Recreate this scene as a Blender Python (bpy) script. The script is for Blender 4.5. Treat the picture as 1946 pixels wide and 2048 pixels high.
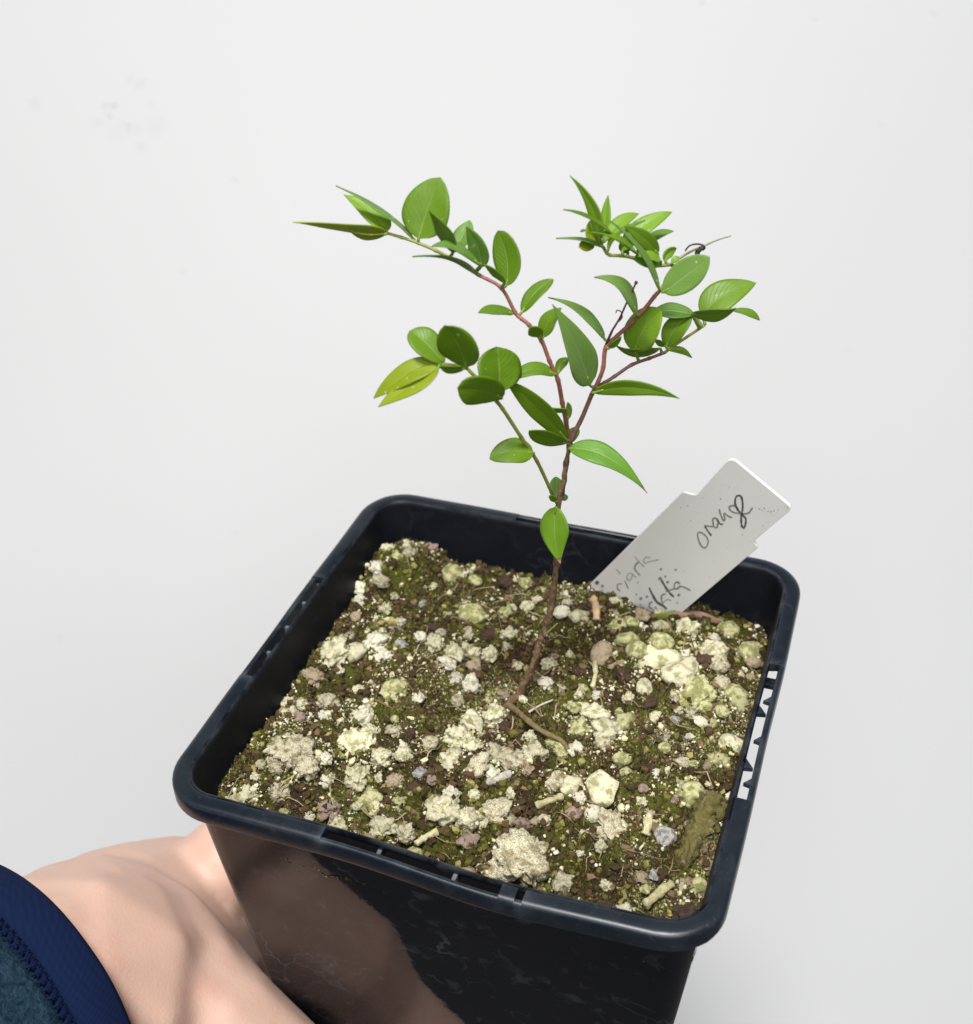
import bpy, bmesh, math, random
import numpy as np
from mathutils import Vector, Matrix, noise

for o in list(bpy.data.objects):
    bpy.data.objects.remove(o)
scene = bpy.context.scene
COL = scene.collection
random.seed(7)
rng = np.random.default_rng(11)

# ------------------------------------------------------------------ camera
CAM = Vector((0.05316109, -0.15204910, 0.14831005))
RIGHT = Vector((0.94278324, 0.33240977, -0.02575873))
DOWN = Vector((0.17299698, -0.55377171, -0.81449920))
FWD = Vector((-0.28501194, 0.76344001, -0.57959257))
FPX = 2488.21                       # focal length in photograph pixels (1946 x 2048)
cd = bpy.data.cameras.new('camera')
cam = bpy.data.objects.new('camera', cd)
COL.objects.link(cam)
m3 = Matrix((RIGHT, -DOWN, -FWD)).transposed()
cam.matrix_world = Matrix.Translation(CAM) @ m3.to_4x4()
cd.sensor_fit = 'VERTICAL'
cd.sensor_height = 24.0
cd.sensor_width = 24.0 * 973 / 1024
cd.lens = 24.0 * FPX / 2048.0
cd.clip_start = 0.01
cd.clip_end = 50
cd.dof.use_dof = True
cd.dof.focus_distance = 0.205
cd.dof.aperture_fstop = 19.0
scene.camera = cam
scene.render.resolution_x = 973
scene.render.resolution_y = 1024

# ------------------------------------------------------------------ light
world = bpy.data.worlds.new('World')
scene.world = world
world.use_nodes = True
bg = world.node_tree.nodes['Background']
bg.inputs['Color'].default_value = (1.0, 0.99, 0.97, 1)
bg.inputs['Strength'].default_value = 0.09

def area(name, loc, target, sx, sy, power, color):
    ld = bpy.data.lights.new(name, 'AREA')
    ld.shape = 'RECTANGLE'; ld.size = sx; ld.size_y = sy
    ld.energy = power; ld.color = color
    lo = bpy.data.objects.new(name, ld); COL.objects.link(lo)
    lo.location = loc
    lo.rotation_euler = (Vector(target) - Vector(loc)).to_track_quat('-Z', 'Y').to_euler()
    return lo
area('ceiling_softbox', (0.10, -0.60, 2.4), (0.10, 0.20, -0.7), 0.6, 0.6, 96.0, (1.0, 0.99, 0.975))
area('added_front_fill', (0.50, -1.60, 1.3), (0.2, 0.40, -0.9), 1.5, 1.5, 34.0, (0.985, 0.995, 1.0))  # added fill lamp to brighten the backdrop, no such source is seen

vs = scene.view_settings
vs.view_transform = 'Standard'
vs.look = 'None'
vs.exposure = 0.0
vs.gamma = 1.0
vs.use_curve_mapping = False

# ------------------------------------------------------------------ helpers
def ray(x, y):
    return RIGHT * ((x - 973) / FPX) + DOWN * ((y - 1024) / FPX) + FWD

def hit(x, y, n, c):                # pixel ray meets the plane n.p = c
    d = ray(x, y); n = Vector(n)
    return CAM + d * ((c - n.dot(CAM)) / n.dot(d))

def at_depth(x, y, dep):
    return CAM + ray(x, y) * dep

def proj(p):
    v = p - CAM
    z = v.dot(FWD)
    return 973 + FPX * v.dot(RIGHT) / z, 1024 + FPX * v.dot(DOWN) / z

def zoomer(ox, oy, s):
    return lambda x, y: (ox + x * s, oy + y * s)
ZA = zoomer(560, 320, 500 / 1876)
ZB = zoomer(1040, 320, 520 / 1876)
ZC = zoomer(920, 640, 480 / 1876)
ZD = zoomer(1160, 900, 440 / 1876)
ZE = zoomer(1100, 360, 380 / 1876)
ZF = zoomer(900, 1200, 740 / 1876)
ZG = zoomer(320, 960, 640 / 1858)
ZH = zoomer(320, 1480, 740 / 1876)
T1 = zoomer(1380, 970, 140 / 1876)
T2 = zoomer(1180, 1100, 210 / 1876)
ZS = {id(ZA): 500 / 1876, id(ZB): 520 / 1876, id(ZC): 480 / 1876, id(ZE): 380 / 1876}

def mesh_obj(name, verts, faces, mat=None, parent=None, smooth=True, uvs=None):
    me = bpy.data.meshes.new(name)
    me.from_pydata([tuple(v) for v in verts], [], faces)
    me.update()
    if smooth:
        me.polygons.foreach_set('use_smooth', [True] * len(me.polygons))
    if uvs is not None:
        ul = me.uv_layers.new(name='UVMap')
        li = np.empty(len(me.loops), dtype=np.int32)
        me.loops.foreach_get('vertex_index', li)
        ul.data.foreach_set('uv', np.array(uvs, dtype=np.float32)[li].ravel())
    if mat:
        me.materials.append(mat)
    o = bpy.data.objects.new(name, me)
    COL.objects.link(o)
    if parent:
        o.parent = parent
    return o

def empty(name, loc, label, cat, group=None):
    o = bpy.data.objects.new(name, None)
    o.empty_display_size = 0.01
    COL.objects.link(o)
    # parts are modelled in world coordinates; the origin stays put and loc is kept as a delta-free base
    o['label'] = label; o['category'] = cat
    if group: o['group'] = group
    return o

def fix_normals(o):
    bm = bmesh.new(); bm.from_mesh(o.data)
    bmesh.ops.recalc_face_normals(bm, faces=bm.faces)
    bm.to_mesh(o.data); bm.free()

def catmull(pts, n):
    pts = [Vector(p) for p in pts]
    P = [pts[0] * 2 - pts[1]] + pts + [pts[-1] * 2 - pts[-2]]
    out = []
    for i in range(1, len(P) - 2):
        for k in range(n):
            t = k / n
            a, b, c, d = P[i - 1], P[i], P[i + 1], P[i + 2]
            out.append(0.5 * ((2 * b) + (c - a) * t + (2 * a - 5 * b + 4 * c - d) * t * t + (3 * b - a - 3 * c + d) * t ** 3))
    out.append(pts[-1])
    return out

def tube(path, radii, ns=10, rough=0.0, seed=0):
    verts, faces = [], []
    n = len(path)
    ref = Vector((0.3, 0.9, 0.2))
    for i, p in enumerate(path):
        t = (path[min(i + 1, n - 1)] - path[max(i - 1, 0)]).normalized()
        a = t.cross(ref).normalized(); b = t.cross(a)
        for k in range(ns):
            an = 2 * math.pi * k / ns
            r = radii[i]
            if rough:
                r *= 1 + rough * noise.noise(Vector((k * 0.9 + seed, i * 0.35, seed * 1.7)))
            verts.append(p + (a * math.cos(an) + b * math.sin(an)) * r)
    for i in range(n - 1):
        for k in range(ns):
            k2 = (k + 1) % ns
            faces.append((i * ns + k, i * ns + k2, (i + 1) * ns + k2, (i + 1) * ns + k))
    faces.append(tuple(range(ns))[::-1])
    faces.append(tuple((n - 1) * ns + k for k in range(ns)))
    return verts, faces

# ------------------------------------------------------------------ materials
class NT:
    def __init__(self, name):
        self.m = bpy.data.materials.new(name); self.m.use_nodes = True
        self.t = self.m.node_tree; self.n = self.t.nodes
        self.b = self.n['Principled BSDF']; self.out = self.n['Material Output']
    def node(self, typ, **kw):
        nd = self.n.new(typ)
        for k, v in kw.items():
            if k.startswith('i_'):
                nd.inputs[k[2:].replace('_', ' ')].default_value = v
            else:
                setattr(nd, k, v)
        return nd
    def link(self, a, b):
        self.t.links.new(a, b)
    def coord(self, kind='Object'):
        return self.node('ShaderNodeTexCoord').outputs[kind]
    def noise(self, scale, detail=4, rough=0.6, vec=None, dist=0.0):
        nd = self.node('ShaderNodeTexNoise')
        nd.inputs['Scale'].default_value = scale; nd.inputs['Detail'].default_value = detail
        nd.inputs['Roughness'].default_value = rough; nd.inputs['Distortion'].default_value = dist
        self.link(vec if vec is not None else self.coord(), nd.inputs['Vector'])
        return nd.outputs['Fac']
    def ramp(self, fac, stops):
        nd = self.node('ShaderNodeValToRGB')
        el = nd.color_ramp.elements
        while len(el) < len(stops): el.new(0.5)
        for e, (p, c) in zip(el, stops):
            e.position = p
            e.color = (c[0], c[1], c[2], 1) if not isinstance(c, (int, float)) else (c, c, c, 1)
        self.link(fac, nd.inputs['Fac'])
        return nd.outputs['Color']
    def mix(self, fac, a, b, blend='MIX'):
        nd = self.node('ShaderNodeMix', data_type='RGBA', blend_type=blend)
        for s, v in ((nd.inputs[0], fac), (nd.inputs[6], a), (nd.inputs[7], b)):
            if isinstance(v, bpy.types.NodeSocket): self.link(v, s)
            elif isinstance(v, (int, float)): s.default_value = v
            else: s.default_value = (v[0], v[1], v[2], 1)
        return nd.outputs[2]
    def math(self, op, a, b=None, clamp=False):
        nd = self.node('ShaderNodeMath', operation=op); nd.use_clamp = clamp
        for s, v in zip(nd.inputs, (a, b)):
            if v is None: continue
            if isinstance(v, bpy.types.NodeSocket): self.link(v, s)
            else: s.default_value = v
        return nd.outputs[0]
    def bump(self, h, strength, dist):
        nd = self.node('ShaderNodeBump'); nd.inputs['Strength'].default_value = strength
        nd.inputs['Distance'].default_value = dist
        self.link(h, nd.inputs['Height'])
        self.link(nd.outputs['Normal'], self.b.inputs['Normal'])
        return nd.outputs['Normal']
    def set(self, **kw):
        for k, v in kw.items():
            s = self.b.inputs[k.replace('_', ' ')]
            if isinstance(v, bpy.types.NodeSocket): self.link(v, s)
            elif isinstance(v, tuple) and len(v) == 3 and s.type == 'RGBA': s.default_value = (*v, 1)
            else: s.default_value = v

HN = Vector((FWD.x, FWD.y, 0)).normalized()        # horizontal heading of the camera
HX = Vector((HN.y, -HN.x, 0))                      # to the right, horizontal
WALL_D = 0.47                                      # white board behind the pot, its lean made up for even lighting
WALL_A = math.radians(47)
WALL_O = CAM + FWD * WALL_D
WN = -HN * math.cos(WALL_A) + Vector((0, 0, math.sin(WALL_A)))
WV = HN * math.sin(WALL_A) + Vector((0, 0, math.cos(WALL_A)))

def wall_uv(x, y):
    p = hit(x, y, WN, WN.dot(WALL_O))
    q = p - WALL_O
    return q.dot(HX), q.dot(WV)

def mat_wall():
    M = NT('backdrop_white')
    co = M.coord()
    base = M.mix(M.ramp(M.noise(3.0, 3, 0.5, co), [(0.35, 0.0), (0.7, 1.0)]), (0.400, 0.403, 0.406), (0.416, 0.420, 0.425))
    spots = None
    marks = [(215, 212, 10, .35), (228, 214, 9, .5), (217, 232, 7, .55), (254, 254, 10, .35), (258, 158, 9, .25), (280, 166, 14, .2),
             (300, 210, 12, .16), (312, 255, 26, .13), (283, 292, 14, .2), (195, 245, 14, .16), (275, 262, 14, .16),
             (474, 358, 7, .4), (365, 545, 8, .25), (1630, 38, 7, .35), (70, 205, 16, .18), (1760, 250, 7, .2), (1872, 24, 6, .3),
             (1405, 4, 7, .35), (470, 1060, 7, .12), (120, 1280, 9, .15), (1700, 700, 7, .15), (240, 260, 30, .1)]
    sep = M.node('ShaderNodeSeparateXYZ')
    wob = M.node('ShaderNodeTexNoise'); wob.inputs['Scale'].default_value = 160; wob.inputs['Detail'].default_value = 3
    M.link(co, wob.inputs['Vector'])
    vm = M.node('ShaderNodeVectorMath', operation='MULTIPLY_ADD')
    M.link(wob.outputs['Color'], vm.inputs[0]); vm.inputs[1].default_value = (0.006, 0.006, 0.006); M.link(co, vm.inputs[2])
    M.link(vm.outputs[0], sep.inputs[0])
    tot = None
    for x, y, r, s in marks:
        u, v = wall_uv(x, y); u += 0.003; v += 0.003
        rr = r * 1.15 / FPX * WALL_D
        dx = M.math('SUBTRACT', sep.outputs[0], u); dy = M.math('SUBTRACT', sep.outputs[2], v)
        d2 = M.math('ADD', M.math('MULTIPLY', dx, dx), M.math('MULTIPLY', dy, dy))
        g = M.math('MULTIPLY', M.math('SUBTRACT', 1.0, M.math('DIVIDE', d2, rr * rr), True), s * 0.5)
        tot = g if tot is None else M.math('MAXIMUM', tot, g)
    col = M.mix(tot, base, (0.15, 0.15, 0.155))
    M.set(Base_Color=col, Roughness=0.6)
    return M.m

def mat_plastic(name, base, dust, rlo, rhi, scr, spec=0.5):
    M = NT(name); co = M.coord()
    n1 = M.noise(60, 5, 0.65, co); n2 = M.noise(900, 3, 0.6, co)
    spk = M.ramp(M.noise(1500, 2, 0.5, co), [(0.66, 0.0), (0.74, 1.0)])
    pat = M.ramp(n1, [(0.45, 0.0), (0.75, 1.0)])
    f = M.math('MULTIPLY', M.math('ADD', M.math('MULTIPLY', pat, 0.5), M.math('MULTIPLY', spk, 0.7)), dust, True)
    col = M.mix(f, base, (0.20, 0.21, 0.21))
    # long scuffs
    vor = M.node('ShaderNodeTexVoronoi', feature='DISTANCE_TO_EDGE'); vor.inputs['Scale'].default_value = 95
    vw = M.node('ShaderNodeVectorMath', operation='MULTIPLY_ADD')
    wn = M.node('ShaderNodeTexNoise'); wn.inputs['Scale'].default_value = 70; wn.inputs['Detail'].default_value = 4
    M.link(co, wn.inputs['Vector']); M.link(wn.outputs['Color'], vw.inputs[0]); vw.inputs[1].default_value = (.03, .03, .03); M.link(co, vw.inputs[2])
    M.link(vw.outputs[0], vor.inputs['Vector'])
    line = M.ramp(vor.outputs['Distance'], [(0.0, 1.0), (0.035, 0.0)])
    gate = M.ramp(M.noise(45, 3, 0.6, co), [(0.52, 0.0), (0.62, 1.0)])
    lf = M.math('MULTIPLY', M.math('MULTIPLY', line, gate), scr)
    blotch = M.math('MULTIPLY', M.ramp(M.noise(260, 3, 0.55, co, 0.6), [(0.60, 0.0), (0.72, 1.0)]), scr * 0.5)
    col = M.mix(M.math('MAXIMUM', lf, blotch), col, (0.13, 0.14, 0.17))
    geo = M.node('ShaderNodeNewGeometry')
    worn = M.math('MULTIPLY', M.ramp(geo.outputs['Pointiness'], [(0.53, 0.0), (0.60, 1.0)]), M.ramp(M.noise(140, 5, 0.7, co), [(0.42, 0.0), (0.62, 1.0)]))
    col = M.mix(M.math('MULTIPLY', worn, 0.28), col, (0.16, 0.18, 0.20))
    rgh = M.node('ShaderNodeMapRange'); M.link(n1, rgh.inputs[0])
    rgh.inputs[1].default_value = 0.3; rgh.inputs[2].default_value = 0.75; rgh.inputs[3].default_value = rlo; rgh.inputs[4].default_value = rhi
    M.set(Base_Color=col, Roughness=rgh.outputs[0], Specular_IOR_Level=spec)
    h = M.math('ADD', M.math('MULTIPLY', n1, 1.0), M.math('MULTIPLY', n2, 0.06))
    M.bump(h, 0.06, 0.0005)
    return M.m

def mat_leaf(name, c1, c2, rib, trans, tip=None, rough=0.42):
    M = NT(name)
    uv = M.coord('UV')
    sep = M.node('ShaderNodeSeparateXYZ'); M.link(uv, sep.inputs[0])
    oi = M.node('ShaderNodeObjectInfo')
    n = M.noise(260, 4, 0.6)
    f = M.math('ADD', M.math('MULTIPLY', n, 0.7), M.math('MULTIPLY', M.math('SUBTRACT', oi.outputs['Random'], 0.5), 0.7), True)
    col = M.mix(f, c1, c2)
    du = M.math('ABSOLUTE', M.math('SUBTRACT', sep.outputs[0], 0.5))
    ribf = M.ramp(du, [(0.008, 1.0), (0.035, 0.0)])
    fade = M.math('SUBTRACT', 1.0, M.math('MULTIPLY', sep.outputs[1], 0.75))
    # side veins, slanting towards the tip
    ph = M.math('SUBTRACT', M.math('MULTIPLY', sep.outputs[1], 9.0), M.math('MULTIPLY', du, 7.0))
    fr = M.math('ABSOLUTE', M.math('SUBTRACT', M.math('FRACT', ph), 0.5))
    vein = M.math('MULTIPLY', M.ramp(fr, [(0.0, 1.0), (0.10, 0.0)]), 0.17)
    col = M.mix(M.math('MULTIPLY', M.math('MULTIPLY', ribf, fade), 0.5), col, rib)
    col = M.mix(vein, col, rib)
    fleck = M.ramp(M.noise(1100, 1, 0.4), [(0.76, 0.0), (0.79, 1.0)])
    col = M.mix(M.math('MULTIPLY', fleck, 0.6), col, (0.6, 0.65, 0.55))
    if tip:
        nt = M.noise(700, 3, 0.6)
        tf = M.ramp(M.math('ADD', sep.outputs[1], M.math('MULTIPLY', M.math('SUBTRACT', nt, 0.5), 0.10)), [(tip, 0.0), (tip + 0.02, 1.0)])
        brown = M.ramp(sep.outputs[1], [(tip + 0.01, (0.13, 0.05, 0.03)), (min(tip + 0.07, 1), (0.55, 0.36, 0.27))])
        col = M.mix(tf, col, brown)
    M.set(Base_Color=col, Roughness=rough, Specular_IOR_Level=0.45)
    hb = M.math('ADD', M.math('MULTIPLY', M.math('ADD', ribf, M.math('MULTIPLY', vein, 3.0)), -0.5), M.math('MULTIPLY', n, 0.4))
    nrm = M.bump(hb, 0.35, 0.0004)
    tr = M.node('ShaderNodeBsdfTranslucent')
    hs = M.mix(0.55, col, (0.30, 0.50, 0.02)); M.link(hs, tr.inputs['Color']); M.link(nrm, tr.inputs['Normal'])
    mx = M.node('ShaderNodeMixShader'); mx.inputs[0].default_value = trans
    M.link(M.b.outputs[0], mx.inputs[1]); M.link(tr.outputs[0], mx.inputs[2]); M.link(mx.outputs[0], M.out.inputs['Surface'])
    return M.m

def mat_stem(name, c1, c2, scale=500, bumpd=0.0006, rough=0.6):
    M = NT(name)
    n = M.noise(scale, 5, 0.7)
    M.set(Base_Color=M.mix(M.ramp(n, [(0.3, 0.0), (0.7, 1.0)]), c1, c2), Roughness=rough)
    M.bump(n, 0.6, bumpd)
    return M.m

def mat_stone(name, base, alt, moss, mossamt, grain=900, rough=0.9, dark=(0.06, 0.045, 0.025), gran=False):
    M = NT(name)
    co = M.coord()
    oi = M.node('ShaderNodeObjectInfo')
    off = M.node('ShaderNodeVectorMath', operation='ADD')
    cmb = M.node('ShaderNodeCombineXYZ')
    for i in range(3): M.link(M.math('MULTIPLY', oi.outputs['Random'], 7.3 + 3.1 * i), cmb.inputs[i])
    M.link(co, off.inputs[0]); M.link(cmb.outputs[0], off.inputs[1])
    v = off.outputs[0]
    n1 = M.noise(3.0, 5, 0.7, v); n2 = M.noise(1.6, 4, 0.6, v); n3 = M.noise(9.0, 4, 0.75, v)
    col = M.mix(M.ramp(n1, [(0.3, 0.0), (0.7, 1.0)]), base, alt)
    col = M.mix(M.math('MULTIPLY', M.ramp(n2, [(0.62 - mossamt * 0.35, 0.0), (0.72 - mossamt * 0.3, 1.0)]), 0.72), col, moss)
    col = M.mix(M.math('MULTIPLY', M.ramp(n3, [(0.26, 1.0), (0.38, 0.0)]), 0.6), col, dark)
    if gran:
        n5 = M.noise(22.0, 3, 0.7, v)
        col = M.mix(M.math('MULTIPLY', M.ramp(n5, [(0.39, 1.0), (0.54, 0.0)]), 0.85), col, (0.14, 0.105, 0.035))
    else:
        n5 = M.noise(28.0, 3, 0.7, v)
        col = M.mix(M.math('MULTIPLY', M.ramp(n5, [(0.35, 1.0), (0.44, 0.0)]), 0.6), col, (0.20, 0.17, 0.06))
    val = M.node('ShaderNodeHueSaturation'); M.link(col, val.inputs['Color'])
    M.link(M.math('ADD', M.math('MULTIPLY', oi.outputs['Random'], 0.25), 0.92), val.inputs['Value'])
    M.set(Base_Color=val.outputs[0], Roughness=rough)
    M.bump(M.math('ADD', M.math('ADD', n3, M.math('MULTIPLY', n5, 0.8)), M.math('MULTIPLY', n1, 1.5)), 0.8, 0.0006)
    return M.m

MAT = {}
MAT['wall'] = mat_wall()
MAT['pot_wall'] = mat_plastic('black_pot_plastic', (0.003, 0.0035, 0.006), 0.02, 0.02, 0.05, 0.30, 0.30)
MAT['pot_in'] = mat_plastic('black_inside_plastic', (0.0035, 0.0045, 0.008), 0.03, 0.50, 0.62, 0.10, 0.2)
MAT['pot_rim'] = mat_plastic('black_rim_plastic', (0.004, 0.008, 0.014), 0.10, 0.26, 0.40, 0.10)
MAT['pot_line'] = mat_plastic('worn_rib_plastic', (0.10, 0.11, 0.12), 0.3, 0.4, 0.5, 0.1)
RIBC = (0.36, 0.48, 0.13)
MAT['m'] = mat_leaf('leaf_green', (0.125, 0.245, 0.008), (0.185, 0.330, 0.020), RIBC, 0.42)
MAT['d'] = mat_leaf('leaf_deep_green', (0.115, 0.225, 0.005), (0.165, 0.300, 0.012), (0.22, 0.36, 0.06), 0.34)
MAT['b'] = mat_leaf('leaf_glossy_green', (0.125, 0.255, 0.035), (0.190, 0.330, 0.070), (0.42, 0.52, 0.22), 0.28, rough=0.36)
MAT['l'] = mat_leaf('leaf_lime', (0.170, 0.340, 0.012), (0.270, 0.450, 0.035), (0.5, 0.6, 0.18), 0.40)
MAT['y'] = mat_leaf('leaf_yellow_green', (0.210, 0.290, 0.006), (0.330, 0.400, 0.018), (0.5, 0.55, 0.12), 0.35)
MAT['mt'] = mat_leaf('leaf_green_dry_tip', (0.085, 0.225, 0.012), (0.140, 0.310, 0.035), RIBC, 0.28, tip=0.91)
MAT['lt'] = mat_leaf('leaf_lime_dry_tip', (0.150, 0.310, 0.015), (0.210, 0.370, 0.035), RIBC, 0.30, tip=0.89)
MAT['bark'] = mat_stem('stem_bark', (0.055, 0.028, 0.014), (0.32, 0.195, 0.10), 1100, 0.0016, 0.8)
MAT['red'] = mat_stem('stem_red', (0.17, 0.055, 0.035), (0.30, 0.115, 0.078), 400, 0.0003, 0.5)
MAT['brown'] = mat_stem('stem_brown', (0.085, 0.032, 0.026), (0.20, 0.095, 0.070), 500, 0.0004, 0.5)
MAT['green'] = mat_stem('stem_green', (0.17, 0.19, 0.025), (0.27, 0.30, 0.06), 400, 0.0002, 0.45)
MAT['petiole'] = mat_stem('petiole_green', (0.10, 0.18, 0.012), (0.18, 0.27, 0.03), 400, 0.0002, 0.45)
MAT['dead'] = mat_stem('dead_twig', (0.035, 0.010, 0.018), (0.12, 0.04, 0.05), 500, 0.0003, 0.6)
MAT['dry'] = mat_stem('dry_needle', (0.20, 0.20, 0.10), (0.30, 0.30, 0.17), 500, 0.0003, 0.6)
MAT['black'] = mat_stem('withered_black', (0.010, 0.007, 0.008), (0.03, 0.02, 0.02), 500, 0.0004, 0.6)

# ------------------------------------------------------------------ backdrop board, cut low to keep it out of the pot's reflection
s = 1.1
b_ = min(wall_uv(0, 2048)[1], wall_uv(1946, 2048)[1]) - 0.02
wo = mesh_obj('backdrop', [(-s, 0, b_), (s, 0, b_), (s, 0, s), (-s, 0, s), (-s, 0.02, b_), (s, 0.02, b_), (s, 0.02, s), (-s, 0.02, s)],
              [(0, 1, 2, 3), (5, 4, 7, 6), (0, 4, 5, 1), (1, 5, 6, 2), (2, 6, 7, 3), (3, 7, 4, 0)], MAT['wall'], None, False)
wo.matrix_world = Matrix.Translation(WALL_O) @ Matrix((HX, -WN, WV)).transposed().to_4x4()
wo['kind'] = 'structure'

# ------------------------------------------------------------------ pot
pot = empty('plant_pot', None, 'square black plastic nursery pot with slotted rim, held in the hand', 'pot')
NS, NCN = 60, 12

def rsq(h, r, u=0.0):               # rounded square, inset by u, index-consistent; starts mid front going +x
    h -= u; r = max(r - u, 0.0006)
    pts = []
    for c in range(4):
        a0 = -math.pi / 2 + c * math.pi / 2
        rot = lambda x, y: (x * math.cos(c * math.pi / 2) - y * math.sin(c * math.pi / 2), x * math.sin(c * math.pi / 2) + y * math.cos(c * math.pi / 2))
        for k in range(NS):
            pts.append(rot(-(h - r) + 2 * (h - r) * k / NS, -h))
        for k in range(NCN):
            an = -math.pi / 2 + (math.pi / 2) * k / NCN
            pts.append(rot((h - r) + r * math.cos(an), -(h - r) + r * math.sin(an)))
    return pts
NP = 4 * (NS + NCN)
H0, R0 = 0.045, 0.0092
TAPER = 0.107
RIMW = 0.0030

def ring_xyz(u, z):
    return [Vector((x, y, z)) for x, y in rsq(H0, R0, u)]

def warp(p):                        # the thin plastic is not perfectly straight
    q = p.copy()
    n1 = noise.noise(Vector((p.x * 38, p.y * 38, 3.1)))
    n2 = noise.noise(Vector((p.x * 38, p.y * 38, 9.7)))
    k = 0.00045
    q.x += n1 * k * (1 if abs(p.x) > abs(p.y) else 0.2); q.y += n2 * k * (1 if abs(p.y) >= abs(p.x) else 0.2)
    q.z += 0.0005 * noise.noise(Vector((p.x * 30, p.y * 30, 5.5)))
    # outer lip of the front side bellies outwards and down, right of its slot
    if p.y < -0.04 and abs(p.x) < 0.036:
        g = math.exp(-((p.x - 0.012) / 0.016) ** 2)
        q.y -= 0.0006 * g; q.z -= 0.0007 * g
    return q

# body: outer skin, inner skin, floor
verts, faces = [], []
zo = [-0.0004, -0.0012, -0.003, -0.008, -0.02, -0.035, -0.05, -0.07, -0.086, -0.088]
UW = 0.00245
def uo(z): return UW + TAPER * -z
rings = []
def add_ring(u, z, flag=True):
    idx = len(verts)
    for p in ring_xyz(u, z):
        verts.append(warp(p) if z > -0.01 else p)
    rings.append(idx)
for z in zo[::-1]: add_ring(uo(z) if z > -0.0875 else uo(z) + 0.0015, z)
add_ring(UW + 0.0003, 0.0); add_ring(UW + 0.0006, 0.0)
for z in zo[:-1]: add_ring(uo(z) + 0.0009, z)
for a, b in zip(rings[:-1], rings[1:]):
    for i in range(NP):
        j = (i + 1) % NP
        faces.append((a + i, a + j, b + j, b + i))
faces.append(tuple(rings[0] + i for i in range(NP))[::-1])
faces.append(tuple(rings[-1] + i for i in range(NP)))
body = mesh_obj('pot_wall', verts, faces, MAT['pot_wall'], pot)
body.data.materials.append(MAT['pot_in'])
for pi, pg in enumerate(body.data.polygons):
    if pi // NP >= len(zo) + 1 or pi == len(faces) - 1: pg.material_index = 1

# slots in the rim, one per side, limits taken where they lie on the rim
def on_rim(x, y): return hit(x, y, (0, 0, 1), 0.0)
fx0, fx1 = on_rim(640, 1666).x, on_rim(1000, 1760).x
ry0, ry1 = on_rim(1490, 1598).y, on_rim(1540, 1330).y
ly0, ly1 = on_rim(492, 1345).y, on_rim(645, 1150).y
bx0, bx1 = -0.012, 0.022
base_pts = rsq(H0, R0, 0.001)
hp = on_rim(1040, 1766)
def in_slot(i):
    side = i // (NS + NCN); k = i % (NS + NCN)
    if k >= NS: return False
    x, y = base_pts[i]
    return [fx0 < x < fx1 or abs(x - hp.x) < 0.0007, ry0 < y < ry1, bx0 < x < bx1, ly0 < y < ly1][side]
flags = [in_slot(i) for i in range(NP)]
SK = 0.0035
full = [(0.0001, -SK), (0.0, -SK + 0.0003), (0.0, -0.0008), (0.00012, -0.00035), (0.0004, -0.0001), (0.0009, 0.00002), (RIMW - 0.0006, 0.00002),
        (RIMW - 0.0002, -0.0001), (RIMW, -0.0004), (RIMW + 0.00005, -0.0016), (RIMW - 0.0002, -0.0019), (0.0012, -0.0015), (0.0009, -0.0018), (0.0008, -SK)]
strip = [(0.0001, -SK), (0.0, -SK + 0.0003), (0.0, -0.0009), (0.0001, -0.0005), (0.0003, -0.0003), (0.0008, -0.0003), (0.00105, -0.0005), (0.0011, -SK)]
rv, rf = [], []
def sweep(prof, idxs, loop=False):
    cols = []
    for i in idxs:
        b = len(rv)
        for (u, z) in prof:
            x, y = rsq_cache(u)[i % NP]
            rv.append(warp(Vector((x, y, z))))
        cols.append(b)
    m = len(prof)
    for a, b in zip(cols[:-1], cols[1:]):
        for k in range(m):
            k2 = (k + 1) % m
            rf.append((a + k, a + k2, b + k2, b + k))
    rf.append(tuple(cols[0] + k for k in range(m)))
    rf.append(tuple(cols[-1] + k for k in range(m))[::-1])
_c = {}
def rsq_cache(u):
    u = round(u, 7)
    if u not in _c: _c[u] = rsq(H0, R0, u)
    return _c[u]
start = next(i for i in range(NP) if flags[i] and not flags[i - 1])
i = start
while i < start + NP:
    j = i
    while j < start + NP and flags[j % NP] == flags[i % NP]: j += 1
    sweep(strip if flags[i % NP] else full, range(i, j + 1) if not flags[i % NP] else range(i, j + 1))
    i = j
rim = mesh_obj('rim', rv, rf, MAT['pot_rim'], pot)
fix_normals(rim); fix_normals(body)
for o in (rim, body):
    md = o.modifiers.new('edge', 'EDGE_SPLIT'); md.split_angle = math.radians(50)

def prism(name, pts, z0, z1, mat):
    n = len(pts)
    v = [Vector((p[0], p[1], z0)) for p in pts] + [Vector((p[0], p[1], z1)) for p in pts]
    f = [tuple(range(n))[::-1], tuple(range(n, 2 * n))] + [(k, (k + 1) % n, n + (k + 1) % n, n + k) for k in range(n)]
    o = mesh_obj(name, v, f, mat, rim, False); fix_normals(o); return o
E2 = zoomer(1400, 1200, 240 / 1030)
xo, xi = H0 - 0.0006, H0 - UW - 0.0002
for (x, y, out) in ((560, 850, 1), (500, 1195, 1), (420, 1565, 1), (480, 945, 0), (390, 1415, 0)):
    yy = on_rim(*E2(x, y)).y
    if out: tri = [(xo, yy), (xo, yy + 0.0022), (xi + 0.0005, yy + 0.0003)]
    else: tri = [(xi, yy), (xi, yy + 0.0022), (xo - 0.0006, yy + 0.0003)]
    prism('tooth', tri, -0.0015, -0.0007, MAT['pot_rim'])
yy = on_rim(*E2(590, 690)).y
prism('tooth', [(xi, yy), (xo, yy), (xo, yy + 0.002), (xi, yy + 0.002)], -0.0020, -0.0012, MAT['pot_wall'])
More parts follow.
